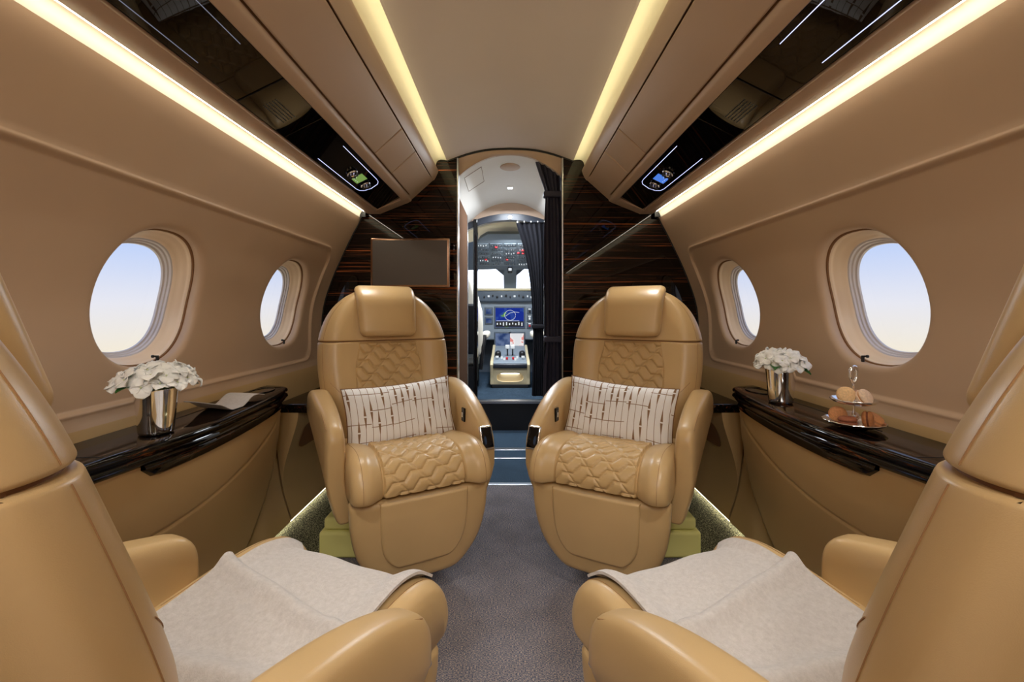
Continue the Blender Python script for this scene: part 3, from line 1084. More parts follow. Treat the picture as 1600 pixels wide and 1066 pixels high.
slab(fr, [(-0.072, 1.10), (0.072, 1.10), (0.075, 1.36), (0.16, 1.43), (-0.16, 1.43), (-0.075, 1.36)])
slab(fr, [(-0.85, 1.405), (-0.16, 1.432), (0.16, 1.432), (0.85, 1.405), (0.85, 1.75), (-0.85, 1.75)])
slab(fr, [(-0.85, 0.9), (0.85, 0.9), (0.85, 1.14), (-0.85, 1.14)])
fr.build('windshield_frame', 'grey_panel', root, 0)
g = MB()
slab(g, [(-0.85, 1.12), (-0.072, 1.12), (-0.072, 1.42), (-0.85, 1.40)], 0.006)
g.build('pane', 'glass', root, 0)
g = MB()
slab(g, [(0.072, 1.12), (0.85, 1.12), (0.85, 1.40), (0.072, 1.42)], 0.006)
g.build('pane', 'glass', root, 0)

# overhead panel
OP0, OP1 = Vector((0, 3.86, 1.632)), Vector((0, 4.50, 1.415))
r = thing('cockpit_switch_console', 'grey cockpit overhead switch panel with red guarded switches', 'instrument panel', tuple((OP0 + OP1) / 2))
c = (OP0 + OP1) / 2


def op(x, t, off=0.0):
    """t 0 rear/top .. 1 front/bottom"""
    p = OP0.lerp(OP1, t)
    nv = Vector((0, -0.321, -0.947)) * off
    return (x, p.y + nv.y - c.y, p.z + nv.z - c.z)


mb = MB()
outl = [(-0.35, 1.0), (-0.35, 0.45), (-0.27, 0.12), (-0.20, 0.0), (0.20, 0.0), (0.27, 0.12), (0.35, 0.45), (0.35, 1.0)]
v = [op(x, t, 0.0) for x, t in outl] + [op(x, t, -0.03) for x, t in outl]
n = len(outl)
mb.add(v, [tuple(range(n)), tuple(reversed(range(n, 2 * n)))] + [(i, (i + 1) % n, n + (i + 1) % n, n + i) for i in range(n)])
mb.build('housing', 'grey_panel', r, 0, bevel=0.004)
rows = [0.30, 0.42, 0.54, 0.66, 0.78, 0.90]
cols = [-0.26, -0.13, 0.0, 0.13, 0.26]
for i, t in enumerate(rows):
    for j, x in enumerate(cols):
        pnl = MB()
        pnl.rbox(op(x, t, 0.003), (0.058, 0.030, 0.004), 0.003, 1, 1, mat=Matrix.Rotation(math.atan2(-0.321, 0.947) , 3, 'X'))
        po = pnl.build('switch_plate', 'grey_mid' if (i + j) % 3 else 'grey_panel', r, 0)
        sw_ = MB()
        for kx in (-0.036, -0.012, 0.012, 0.036):
            sw_.rbox(op(x + kx, t + random.uniform(-0.015, 0.015), 0.010), (0.0042, 0.0042, 0.0075), 0.002, 1, 1)
        sw_.build('toggle', 'knob_white' if (i * 5 + j) % 4 == 0 else 'black', po, 0)
reds = MB()
for x, t in ((-0.13, 0.34), (0.08, 0.52), (0.12, 0.44), (0.125, 0.53), (-0.24, 0.74), (-0.03, 0.74)):
    rb_ = MB()
    rb_.rbox(op(x, t, 0.012), (0.0125, 0.014, 0.008), 0.005, 2, 1)
    rb_.build('red_guard', 'red', r, 40)
# standby compass hanging from the centre post
r2 = thing('standby_compass', 'small dark standby compass hanging at the top of the windshield post', 'compass', (0, 4.66, 1.42))
MB().rbox((0, 0, -0.03), (0.025, 0.02, 0.035), 0.008, 2, 2).build('body', 'black', r2, 40)
MB().rbox((0, -0.02, -0.025), (0.017, 0.003, 0.014), 0.002, 2, 2).build('dial', 'knob_white', r2, 40)
MB().rbox((0, 0.14, 0.04), (0.012, 0.16, 0.008), 0.004, 2, 2, mat=Matrix.Rotation(0.35, 3, 'X')).build('bracket', 'grey_panel', r2, 40)

# instrument panel with glareshield
r = thing('instrument_panel', 'blue-grey cockpit instrument panel with two lit map displays', 'instrument panel', (0, 4.8, 0.24))


def scr_material(name, kind):
    m = bpy.data.materials.new(name)
    m.use_nodes = True
    nt = m.node_tree
    nt.nodes.clear()
    o = nt.nodes.new('ShaderNodeOutputMaterial')
    em = nt.nodes.new('ShaderNodeEmission')
    em.inputs[1].default_value = 1.0
    tc = nt.nodes.new('ShaderNodeTexCoord')
    n = nt.nodes.new('ShaderNodeTexNoise')
    n.inputs['Scale'].default_value = 7 if kind == 'map' else 9
    n.inputs['Detail'].default_value = 3
    nt.links.new(tc.outputs['Object'], n.inputs['Vector'])
    if kind == 'map':
        rr = ramp2(nt, n.outputs[0], 0.52, (0.01, 0.025, 0.22, 1), 0.60, (0.12, 0.28, 0.06, 1), ((0.54, (0.02, 0.05, 0.25, 1)),))
    elif kind == 'chart':
        rr = ramp2(nt, n.outputs[0], 0.50, (0.62, 0.62, 0.64, 1), 0.56, (0.62, 0.22, 0.2, 1), ((0.51, (0.7, 0.66, 0.66, 1)),))
    else:
        rr = ramp2(nt, n.outputs[0], 0.45, (0.02, 0.04, 0.12, 1), 0.6, (0.1, 0.14, 0.25, 1))
    rr.color_ramp.interpolation = 'CONSTANT' if kind != 'x' else 'LINEAR'
    nt.links.new(rr.outputs[0], em.inputs[0])
    nt.links.new(em.outputs[0], o.inputs[0])
    return m


M['scr_map'] = scr_material('map_display', 'map')
M['scr_chart'] = scr_material('chart_display', 'chart')
M['scr_dark'] = scr_material('engine_display', 'x')
MB().rbox((0, 0.06, 0.63), (0.66, 0.06, 0.24), 0.02, 3, 3).build('panel_face', 'grey_panel', r, 40)
MB().rbox((0, 0.06, 0.875), (0.68, 0.12, 0.065), 0.02, 3, 3).build('glareshield_face', 'grey_dark', r, 40)
MB().rbox((0, 0.08, 0.945), (0.70, 0.16, 0.014), 0.012, 3, 3).build('glareshield_top', 'cream', r, 40)
for k in range(13):
    kb = MB()
    xx = -0.28 + k * 0.047
    kb.rbox((xx, -0.068, 0.872 + 0.008 * ((k * 7) % 3 - 1)), (0.007 + 0.004 * (k % 2), 0.012, 0.010), 0.004, 2, 1)
    kb.build('knob', 'knob_white' if k % 3 == 1 else 'black', r, 40)
kb = MB().rbox((0.255, -0.064, 0.862), (0.032, 0.004, 0.012), 0.003, 2, 1)
kb.build('readout', 'knob_white', r, 40)


def display(x0, x1, z0, z1, mat, nm='display'):
    f = MB()
    f.rbox(((x0 + x1) / 2, -0.004, (z0 + z1) / 2), ((x1 - x0) / 2 + 0.016, 0.008, (z1 - z0) / 2 + 0.016), 0.005, 2, 2)
    fo = f.build(nm, 'grey_dark', r, 40)
    s_ = MB()
    s_.box(x0, x1, -0.0145, -0.0125, z0, z1)
    s_.build('screen', mat, fo, 0)
    return fo


d1 = display(-0.160, 0.150, 0.535, 0.745, 'scr_map')
mb = MB()
cc = (0.0, -0.017, 0.665)
mb.tube([(cc[0] + 0.06 * math.cos(a), cc[1], cc[2] + 0.055 * math.sin(a)) for a in lin(0, 2 * PI * 0.98, 40)], 0.0018, 5)
mb.tube([(-0.05, -0.017, 0.655), (0.0, -0.017, 0.69), (0.05, -0.017, 0.70), (0.10, -0.017, 0.695)], 0.0018, 5)
mb.tube([(-0.15, -0.017, 0.603), (0.10, -0.017, 0.603)], 0.002, 5)
for x in lin(-0.14, 0.13, 9):
    mb.rbox((x, -0.016, 0.57 + 0.006 * math.sin(x * 90)), (0.006, 0.001, 0.018 if int(x * 100) % 2 else 0.01), 0.001, 1, 1)
mb.build('symbology', 'knob_white', d1, 0)
mb = MB().box(-0.158, 0.148, -0.0155, -0.0145, 0.537, 0.598)
mb.build('data_band', 'black', d1, 0)
d2 = display(-0.160, 0.0, 0.32, 0.465, 'scr_dark')
d3 = display(0.0, 0.150, 0.32, 0.465, 'scr_chart')
display(-0.265, -0.205, 0.68, 0.735, 'scr_dark', 'standby_display')
display(-0.265, -0.205, 0.58, 0.63, 'scr_dark', 'standby_display')
for zz, mt in ((0.72, 'black'), (0.64, 'knob_white'), (0.56, 'red')):
    f = MB().rbox((0.215, -0.004, zz - 0.01), (0.03, 0.008, 0.034), 0.004, 2, 2)
    fo = f.build('control_plate', 'grey_dark', r, 40)
    MB().rbox((0.215, -0.018, zz - 0.012), (0.009, 0.012, 0.012), 0.004, 2, 2).build('lever', mt, fo, 40)
    MB().rbox((0.215, -0.014, zz + 0.012), (0.014, 0.003, 0.006), 0.002, 2, 2).build('legend', 'knob_white', fo, 40)

# centre pedestal
r = thing('centre_pedestal', 'beige framed cockpit pedestal with white topped thrust levers', 'pedestal', (0, 4.35, 0.232))
side_poly = [(-0.29, 0.03), (-0.29, 0.09), (-0.31, 0.22), (-0.27, 0.25), (0.10, 0.290), (0.40, 0.352), (0.42, 0.02)]
for sx in (-1, 1):
    mb = MB().prism(side_poly, 'x', sx * 0.172 - 0.014, sx * 0.172 + 0.014)
    mb.build('side_cheek', 'cream', r, 0, bevel=0.006)
top_poly = [(-0.27, 0.19), (-0.30, 0.23), (-0.27, 0.243), (0.10, 0.282), (0.385, 0.342), (0.385, 0.19)]
MB().prism(top_poly, 'x', -0.158, 0.158).build('console', 'grey_panel', r, 0, bevel=0.004)
mb = MB()
fp = [(-0.17, 0.03), (0.17, 0.03), (0.172, 0.15), (0.172, 0.185), (-0.172, 0.185), (-0.172, 0.15)]
hole = [(0.125 * math.copysign(abs(math.cos(a)) ** 0.5, math.cos(a)), 0.098 + 0.042 * math.copysign(abs(math.sin(a)) ** 0.8, math.sin(a))) for a in [2 * PI * i / 40 for i in range(40)]]
outer = []
for hx, hz in hole:
    dx, dz = hx, hz - 0.1
    kx = min(0.172 / max(abs(dx), 1e-6), (0.085 if dz > 0 else 0.07) / max(abs(dz), 1e-6))
    outer.append((dx * kx, 0.1 + dz * kx))
mb.loft([[(x, -0.285, z) for x, z in outer], [(x, -0.290, z) for x, z in hole], [(x * 0.97, -0.25, 0.098 + (z - 0.098) * 0.93) for x, z in hole]], cap=False)
mb.add([(-0.17, -0.25, 0.03), (0.17, -0.25, 0.03), (0.17, -0.25, 0.185), (-0.17, -0.25, 0.185)], [(0, 1, 2, 3)])
mb.build('front_panel', 'cream', r, 40)
MB().box(-0.085, 0.085, -0.275, -0.256, 0.128, 0.134).build('footwell_lamp', 'lamp_white', r, 0)
MB().rbox((0, -0.27, -0.001 + 0.017), (0.17, 0.03, 0.017), 0.004, 2, 2).build('base', 'rubber', r, 40)
MB().rbox((0, -0.292, 0.205), (0.160, 0.016, 0.020), 0.010, 3, 2).build('armrest_roll', 'navy', r, 40)
for sx in (-1, 1):
    lv = MB()
    lv.tube([(sx * 0.026, 0.02, 0.26), (sx * 0.026, -0.02, 0.345)], 0.007, 8)
    lo = lv.build('thrust_lever', 'black', r, 40)
    MB().rbox((sx * 0.026, -0.025, 0.362), (0.022, 0.016, 0.02), 0.006, 2, 2).build('grip', 'white_plastic', lo, 40)
    MB().rbox((sx * 0.12, -0.03, 0.285), (0.030, 0.06, 0.04), 0.028, 4, 2).build('trim_wheel_cover', 'black', r, 40)
    MB().rbox((sx * 0.125, -0.16, 0.275), (0.016, 0.01, 0.012), 0.004, 2, 2).build('flap_handle', 'white_plastic', r, 40)
for x, y in ((-0.08, -0.15), (-0.03, -0.18), (0.03, -0.18), (0.07, -0.14), (-0.055, -0.21), (0.05, -0.22)):
    MB().rbox((x, y, 0.256 + (y + 0.27) * 0.11), (0.010, 0.012, 0.012), 0.004, 2, 2).build('switch', 'red' if abs(x) < 0.04 else 'knob_white', r, 40)

# pilot seats with sheepskin covers
for sx, side in ((-1, 'left'), (1, 'right')):
    r = thing('pilot_seat', 'cream sheepskin covered pilot seat with black frame, %s side of the cockpit' % side, 'seat', (sx * 0.46, 4.05, 0.232))
    MB().rbox((0, 0.10, 0.30), (0.20, 0.24, 0.07), 0.05, 4, 4).build('seat_cushion', 'white_soft', r, 60)
    mb = MB().rbox((0, -0.20, 0.66), (0.22, 0.07, 0.36), 0.065, 4, 5, deform=lambda p: (p[0] * (1 - 0.35 * sstep(0.0, 0.36, p[2])), p[1] - p[2] * 0.12, p[2]))
    mb.build('backrest', 'white_soft', r, 60)
    MB().rbox((0, -0.275, 0.56), (0.17, 0.03, 0.22), 0.025, 3, 3, deform=lambda p: (p[0], p[1] - p[2] * 0.12, p[2])).build('back_shell', 'black', r, 60)
    for s2 in (-1, 1):
        a = MB().rbox((s2 * 0.235, 0.0, 0.50), (0.035, 0.17, 0.03), 0.025, 3, 3)
        a.build('armrest', 'white_soft', r, 60)
        MB().tube([(s2 * 0.235, -0.16, 0.50), (s2 * 0.22, -0.2, 0.40), (s2 * 0.2, -0.18, 0.2)], 0.018, 8).build('arm_bracket', 'black', r, 60)
    MB().rbox((0, 0.02, 0.11), (0.16, 0.18, 0.12), 0.02, 3, 2).build('base', 'black', r, 60)

# ------------------------------------------------------------------ monitor on the left bulkhead
r = thing('wall_monitor', 'flat grey monitor with bronze frame mounted on the left bulkhead', 'monitor', (-0.524, 2.29, 1.20))
MB().rbox((0, 0, 0), (0.207, 0.014, 0.130), 0.006, 3, 3).build('frame', 'bronze', r, 40)
mm, nt_, b_ = base_mat('monitor_screen', srgb(78, 70, 66), 0.35, coat=0.3, coat_rough=0.2)
M['monitor'] = mm
MB().box(-0.195, 0.195, -0.0155, -0.0135, -0.116, 0.118).build('screen', 'monitor', r, 0)
MB().rbox((0, 0.05, -0.03), (0.06, 0.038, 0.06), 0.01, 2, 2).build('bracket', 'black', r, 40)

# ------------------------------------------------------------------ side ledges
LEDGE = [(-1.3, 0.87), (0.1, 0.87), (0.6, 0.862), (0.8, 0.838), (0.95, 0.815), (1.1, 0.798), (1.25, 0.800), (1.4, 0.814), (1.55, 0.838), (1.66, 0.864), (1.74, 0.893)]
LZ = 0.642


def ledge_x(y): return interp(LEDGE, y)


ly = lin(-1.3, 0.6, 10) + lin(0.65, 1.74, 36)
for sx, side in ((-1, 'left'), (1, 'right')):
    r = thing('side_ledge', 'glossy dark striped wood ledge with bulging front under the %s windows' % side, 'side ledge', (sx * 0.92, 0.9, 0.0))
    ox, oy, oz = r.location
    end = []
    for a in lin(0, PI / 2, 9)[1:]:
        end.append((0.893 + 0.10 * (1 - math.cos(a)), 1.74 + 0.058 * math.sin(a)))
    edge = [(ledge_x(y), y) for y in ly] + end + [(0.999, 1.80)]

    def inset(d):
        return [(min(0.999, x + d * (1 if i < len(edge) - 1 else 0)), y - (d if i >= len(ly) else 0)) for i, (x, y) in enumerate(edge)]
    mb = MB()
    # nose section rings: from table top inward edge over the round nose to its underside
    prof = [(0.035, 0.0), (0.012, 0.0), (0.004, -0.003), (0.0, -0.009), (0.0, -0.015), (0.004, -0.020), (0.005, -0.023), (0.0, -0.028), (-0.001, -0.036), (0.004, -0.042), (0.02, -0.044)]
    rings = [[(sx * x - ox, y - oy, LZ + dz) for x, y in inset(d)] for d, dz in prof]
    mb.loft(rings, cap=False, closed=False)
    # flat top
    top_in = inset(0.035)
    mb.grid(lambda u, v: (sx * lerp(top_in[int(u)][0], 0.999, v) - ox, top_in[int(u)][1] - oy, LZ), list(range(len(top_in))), [0, 0.5, 1])
    mb.build('worktop', 'ebony_y', r, 45)
    # inlay seams on the worktop
    for (xa, ya, xb, yb_) in ((0.93, -0.2, 0.93, 0.90), (0.93, 0.90, 0.845, 0.905), (0.94, 1.10, 0.955, 1.58)):
        MB().tube([(sx * xa - ox, ya - oy, LZ + 0.0002), (sx * xb - ox, yb_ - oy, LZ + 0.0002)], 0.0011, 6).build('inlay_seam', 'black', r, 60)
    # cup recess near the forward end and one far aft
    for (cy_, rx, ry) in ((1.655, 0.036, 0.062), (0.74, 0.036, 0.05)):
        cxx = 0.945 if cy_ > 1 else 0.925
        mb = MB()
        def el(k, z): return [(sx * (cxx + rx * k * math.cos(a)) - ox, cy_ + ry * k * math.sin(a) - oy, LZ + z) for a in [2 * PI * i / 32 for i in range(32)]]
        mb.loft([el(1.06, 0.0003), el(1.04, 0.003), el(0.98, 0.003), el(0.95, 0.0012), el(0.5, 0.001)], cap=True)
        mb.build('cup_holder', 'black_gloss', r, 40)
    # pull-out leaf under the nose
    mb = MB()
    ys = lin(0.975, 1.66, 30)
    def leaf(y, k):
        t = (y - 0.975) / 0.685
        d = [0.020, 0.003, 0.000, 0.003, 0.014, 0.04][k]
        dep = lerp(0.030, 0.020, t) * math.sqrt(max(0.02, 1 - (1 - min(1, t / 0.07)) ** 2))
        z = [-0.042, -0.044, -0.050, -0.050 - dep * 0.75, -0.050 - dep, -0.050 - dep * 0.9][k]
        return (sx * (ledge_x(y) + d + 0.004) - ox, y - oy, LZ + z)
    mb.loft([[leaf(y, k) for k in range(6)] for y in ys], cap=True, closed=False)
    rings_ = [leaf(ys[0], k) for k in range(6)]
    mb.add(rings_, [tuple(range(6))])
    mb.build('pull_out_leaf', 'ebony_y', r, 45)
    # bulged leather body below, tapering to the wall at the floor
    def body(y, t):
        z = lerp(LZ - 0.040, 0.085, t)
        x_top = ledge_x(min(y, 1.74)) + 0.016
        wallx = interp([(0.05, 0.905), (0.1, 0.913), (0.22, 0.948), (0.38, 0.973), (0.5, 0.988), (0.62, 1.0)], z)
        k = 1 - sstep(0.0, 1.15, t) * 0.55
        # front end sweeps back to the wall towards the floor
        yend = 1.735 - 0.02 * t - 0.34 * t ** 4
        s_ = sstep(yend - 0.03 - 0.06 * t, yend, y)
        x = wallx - (wallx - x_top) * k * 1.0
        x = min(lerp(x, wallx - 0.006, s_), wallx - 0.006)
        gz = 0.60 - 0.185 * (1 - ((y - 1.0) / 0.80) ** 2) if y > 0.2 else 0.415
        if y < 1.0: gz = 0.415
        g = math.exp(-((z - gz) / 0.0035) ** 2)
        x = min(x + 0.004 * g, wallx - 0.012)
        return (sx * x - ox, y - oy, z)
    mb = MB()
    mb.grid(lambda u, v: body(u, v), lin(-1.3, 0.6, 12) + lin(0.65, 1.78, 70), lin(0, 1, 150))
    mb.build('leather_body', 'panel', r, 60)
    # upper dado strip between window panel and ledge is part of the wall
    # small lower ledge forward of the main one
    r = thing('forward_ledge', 'small lower dark wood shelf with a pocket beside the %s forward seat' % side, 'side ledge', (sx * 0.92, 2.05, 0.0))
    ox, oy, oz = r.location
    mb = MB()
    mb.rbox((sx * 0.904 - ox, 2.080 - oy, 0.543), (0.072, 0.285, 0.019), 0.012, 4, 4)
    mb.build('worktop', 'ebony_y', r, 45)
    mb = MB()
    def fbody(y, t):
        z = lerp(0.540, 0.085, t)
        wallx = interp([(0.05, 0.905), (0.1, 0.913), (0.22, 0.948), (0.38, 0.973), (0.5, 0.988), (0.62, 1.0)], z)
        return (sx * lerp(0.875, wallx - 0.006, sstep(0, 0.8, t)) - ox, y - oy, z)
    mb.grid(fbody, lin(1.80, 2.37, 8), lin(0, 1, 20))
    mb.grid(lambda u, v: (lerp(fbody(1.80, v)[0], fbody(1.80, 1.0)[0] if v > 0.95 else sx * (interp([(0.05, 0.905), (0.1, 0.913), (0.22, 0.948), (0.38, 0.973), (0.5, 0.988), (0.62, 1.0)], fbody(1.8, v)[2]) - 0.008) - ox, u), 1.80 - oy, fbody(1.8, v)[2]), [0, 1], lin(0, 1, 20))
    mb.build('leather_body', 'panel', r, 60)
    mb = MB()
    q = []
    for i in range(28):
        a = 2 * PI * i / 28
        yy = 2.03 + 0.15 * math.copysign(abs(math.cos(a)) ** 0.5, math.cos(a))
        tt = 0.30 + 0.13 * math.copysign(abs(math.sin(a)) ** 0.5, math.sin(a))
        p = fbody(yy, tt)
        q.append((p[0] - sx * 0.003, p[1], p[2]))
    mb.add(q + [(sum(p[0] for p in q) / 28 + sx * 0.001, 2.03 - oy, sum(p[2] for p in q) / 28)], [(i, (i + 1) % 28, 28) for i in range(28)])
    mb.build('pocket', 'seam', r, 0)

# under-ledge floor lighting
for sx, side in ((-1, 'left'), (1, 'right')):
    r = thing('floor_light_strip', 'thin glowing strip under the %s wall above the speckled carpet' % side, 'light strip', (sx * 0.915, 1.0, 0.072))
    MB().box(-0.006, 0.006, -0.3, 1.22, 0.003, 0.008).build('diffuser', 'strip_floor', r, 0)
    MB().box(-0.009, 0.009, -0.3, 1.22, 0.008, 0.012).build('housing', 'cream', r, 0)


# ------------------------------------------------------------------ seats
def quilt(x, y, r=0.0285, P=0.088, depth=0.0042, wid=0.0042):
    """height of stitched wave quilting at (x, y) metres"""
    up, fl, dn = 0.30, 0.19, 0.27

    def w(t):
        t = t - math.floor(t)
        if t < up: return t / up
        if t < up + fl: return 1.0
        if t < up + fl + dn: return 1 - (t - up - fl) / dn
        return 0.0
    best = 1.0
    n0 = math.floor(y / r)
    for n in (n0 - 2, n0 - 1, n0, n0 + 1):
        def yn(xx): return n * r + r * w((xx - n * up * P) / P)
        d0 = y - yn(x)
        e_ = 0.0015
        sl = (yn(x + e_) - yn(x - e_)) / (2 * e_)
        d = abs(d0) / math.sqrt(1 + sl * sl)
        if sl > 0.1: d = d * 1.0 + 0.0014
        if d < best: best = d
    puff = 1 - math.exp(-(best / wid) ** 1.3)
    return depth * puff


CW = 0.234
CPATH = [(0.27, 0.420), (0.20, 0.428), (0.10, 0.443), (0.0, 0.458), (-0.08, 0.469), (-0.15, 0.472), (-0.20, 0.465), (-0.238, 0.448), (-0.262, 0.420), (-0.272, 0.390), (-0.270, 0.362)]


def path_eval(tab, s):
    """s 0..1 along the polyline, Catmull-Rom, returns point and outward normal"""
    n = len(tab) - 1

    def P(s_):
        s_ = max(0.0, min(0.99999, s_)) * n
        i = int(s_)
        t = s_ - i
        p0, p1, p2, p3 = tab[max(i - 1, 0)], tab[i], tab[i + 1], tab[min(i + 2, n)]
        return Vector([0.5 * (2 * p1[k] + (p2[k] - p0[k]) * t + (2 * p0[k] - 5 * p1[k] + 4 * p2[k] - p3[k]) * t * t + (3 * p1[k] - p0[k] - 3 * p2[k] + p3[k]) * t**3) for k in (0, 1)])
    a, b = P(s - 0.004), P(s + 0.004)
    t = (b - a)
    if t.length < 1e-9: t = Vector((-1, 0))
    t.normalize()
    nrm = Vector((t.y, -t.x))          # left of travel; flip so it points up / forward
    if nrm.dot(Vector((-0.5, 1))) < 0: nrm = -nrm
    return P(s), nrm


def arclen(tab, n=200):
    L = [0.0]
    p = path_eval(tab, 0)[0]
    for i in range(1, n + 1):
        q = path_eval(tab, i / n)[0]
        L.append(L[-1] + (q - p).length)
        p = q
    return L


CL = arclen(CPATH)


def cushion_off(u, s):
    """bolster profile across the cushion"""
    a = abs(u)
    front = 0.35 + 0.65 * sstep(0.30, 0.85, s)
    b = (0.030 * sstep(0.56, 0.80, a)) * front
    b -= 0.0045 * math.exp(-((a - 0.585) / 0.013) ** 2)
    edge = max(0.0, (a - 0.84) / 0.16)
    b -= 0.036 * (1 - math.sqrt(max(0.0, 1 - edge * edge)))
    return b


def cushion_top(x, y):
    """approx height of cushion top (used by blanket and pillow)"""
    best = None
    for i in range(0, 101):
        p, n = path_eval(CPATH, i / 100)
        d = abs(p[0] - y)
        if best is None or d < best[0]: best = (d, p[1] + cushion_off(x / CW, i / 100), i)
    return best[1]


BACKW = [(0.40, 0.225), (0.50, 0.240), (0.58, 0.262), (0.66, 0.275), (0.74, 0.280), (0.82, 0.276), (0.87, 0.264), (0.92, 0.243), (0.965, 0.212), (1.0, 0.175), (1.025, 0.135), (1.04, 0.09), (1.045, 0.03)]


def make_seat(label, loc, rz, aisle, recl, dzc=0.0):
    """aisle: +1 when the aisle arm is on local +x; recl: metres the back leans per metre"""
    R = thing('club_seat', label, 'seat', loc, rz, 'club seats of the forward cabin')

    def yb(z): return 0.245 + recl * (z - 0.5)
    # --- cushion
    us = sorted(set([round(q, 4) for q in lin(-1, -0.84, 9) + lin(-0.84, -0.62, 8) + lin(-0.62, -0.55, 9) + lin(-0.55, 0.55, 16) + lin(0.55, 0.62, 9) + lin(0.62, 0.84, 8) + lin(0.84, 1, 9)]))
    rings = []
    for u in us:
        ring = []
        edge = max(0.0, (abs(u) - 0.84) / 0.16)
        lift = 0.010 * (1 - math.sqrt(max(0.0, 1 - edge * edge)))
        for i in range(49):
            p, n = path_eval(CPATH, i / 48)
            o = cushion_off(u, i / 48)
            if i > 43: o -= 0.006 * ((i - 43) / 5) ** 2
            q = p + n * o
            ring.append((u * CW, q[0], q[1] + dzc))
        ring += [(u * CW, -0.20, 0.350 + lift + dzc), (u * CW, 0.0, 0.35 + lift + dzc), (u * CW, 0.27, 0.36 + lift + dzc)]
        rings.append(ring)
    MB().loft(rings).build('seat_cushion', 'leather', R, 50)
    # quilted insert
    mb = MB()
    hw = 0.575
    N = 200

    def qc(u, s):
        p, n = path_eval(CPATH, s)
        i = int(s * 200)
        d = CL[min(i, 200)]
        x = u * CW
        eg = min(sstep(0, 0.02, hw - abs(u)), sstep(0.0, 0.012, 0.985 - s))
        o = cushion_off(u, s) + 0.0065 * 1.0 * (quilt(x, d) / 0.0042) * eg - 0.001 + 0.0028 * eg
        q = p + n * o
        return (x, q[0], q[1] + dzc)
    mb.grid(qc, lin(-hw, hw, 121), lin(0.28, 0.985, 170))
    mb.build('quilted_cushion_panel', 'leather_quilt', R, 60)
    # --- legrest
    def LZM(z): return 0.352 - (0.352 - z) * (1.14 if dzc == 0 else 0.90)
    LW = [(0.088, 0.03), (0.090, 0.085), (0.096, 0.112), (0.108, 0.135), (0.13, 0.160), (0.165, 0.188), (0.21, 0.208), (0.27, 0.220), (0.33, 0.2245), (0.346, 0.2235), (0.352, 0.216)]
    rings = []
    zz = [0.0882, 0.089, 0.091, 0.095, 0.10, 0.108, 0.118, 0.13, 0.145, 0.165, 0.19, 0.22, 0.25, 0.28, 0.31, 0.33, 0.342, 0.348, 0.352]
    for k, z in enumerate(zz):
        w = interp(LW, z)
        ef = min(1.0, math.sqrt(max(0.0, (z - 0.0875) / 0.016)) if z < 0.1035 else 1.0)
        et = 1.0 if z < 0.342 else 1 - 0.25 * ((z - 0.342) / 0.010)
        yc = -0.225 + 0.10 * max(0, (0.30 - z)) ** 1.4 * 3
        ring = []
        for i in range(72):
            a = 2 * PI * i / 72
            c_, s_ = math.cos(a), math.sin(a)
            X = 1.04 * w * math.copysign(abs(c_) ** 0.45, c_)
            Yh = 0.045 * math.copysign(abs(s_) ** 0.55, s_) * ef * et
            ring.append((X, yc + Yh, LZM(z) + dzc))
        rings.append(ring)
    MB().loft(rings).build('legrest', 'leather', R, 50)
    # raised centre panel of the legrest
    PW = [(0.150, 0.02), (0.152, 0.075), (0.160, 0.100), (0.175, 0.118), (0.20, 0.134), (0.24, 0.143), (0.30, 0.147), (0.346, 0.148)]
    mb = MB()

    def lp(u, z):
        w = interp(PW, z)
        yc = -0.225 + 0.10 * max(0, (0.30 - z)) ** 1.4 * 3
        W_ = interp(LW, z)
        x = u * w
        ss = max(0.0, 1 - (abs(x) / (W_ * 1.04)) ** (1 / 0.45)) ** 0.275 * 0.045
        ed = min(0.009, (1 - abs(u)) * w, (z - 0.1495) * 0.9, (0.3475 - z) * 1.2 + 0.001)
        rise = 0.011 * math.sqrt(max(0.0, 1 - (1 - max(0, ed) / 0.009) ** 2))
        return (x, yc - ss - rise + 0.0012, LZM(z) + dzc)
    uu = sorted([math.copysign(1 - (1 - abs(t)) ** 1.6, t) for t in lin(-1, 1, 41)])
    zl = lin(0.1497, 0.165, 12) + lin(0.172, 0.33, 20) + lin(0.334, 0.3473, 6)
    mb.grid(lp, uu, zl)
    mb.build('legrest_panel', 'leather', R, 60)
    # fine stitched seams
    def seam(pts, r_=0.0011):
        return MB().tube(pts, r_ * 0.75, 5).build('stitching', 'stitch', R, 60)
    for u in (-0.86, 0.86):
        pts = []
        for i in range(14, 47):
            p, n = path_eval(CPATH, i / 48)
            q = p + n * (cushion_off(u, i / 48) + 0.0001)
            pts.append((u * CW, q[0], q[1] + dzc))
        seam(pts, 0.0009)
    # --- backrest
    TF, TB = 0.052, 0.058

    def front_y(x, z, w):
        a = min(1.0, abs(x) / w)
        dome = TF * (1 - a ** 5) ** 0.5
        wing = 0.020 * sstep(0.50, 0.80, a) * (1 - sstep(0.84, 1.04, z) * 0.8) * sstep(0.42, 0.6, z)
        lum = 0.010 * math.exp(-((z - 0.62) / 0.10) ** 2) * (1 - a * a)
        return yb(z) - dome * topk(z) - wing * (1 - a ** 12) - lum

    def topk(z): return math.sqrt(max(0.0, min(1.0, (1.052 - z) / 0.05))) if z > 1.002 else 1.0

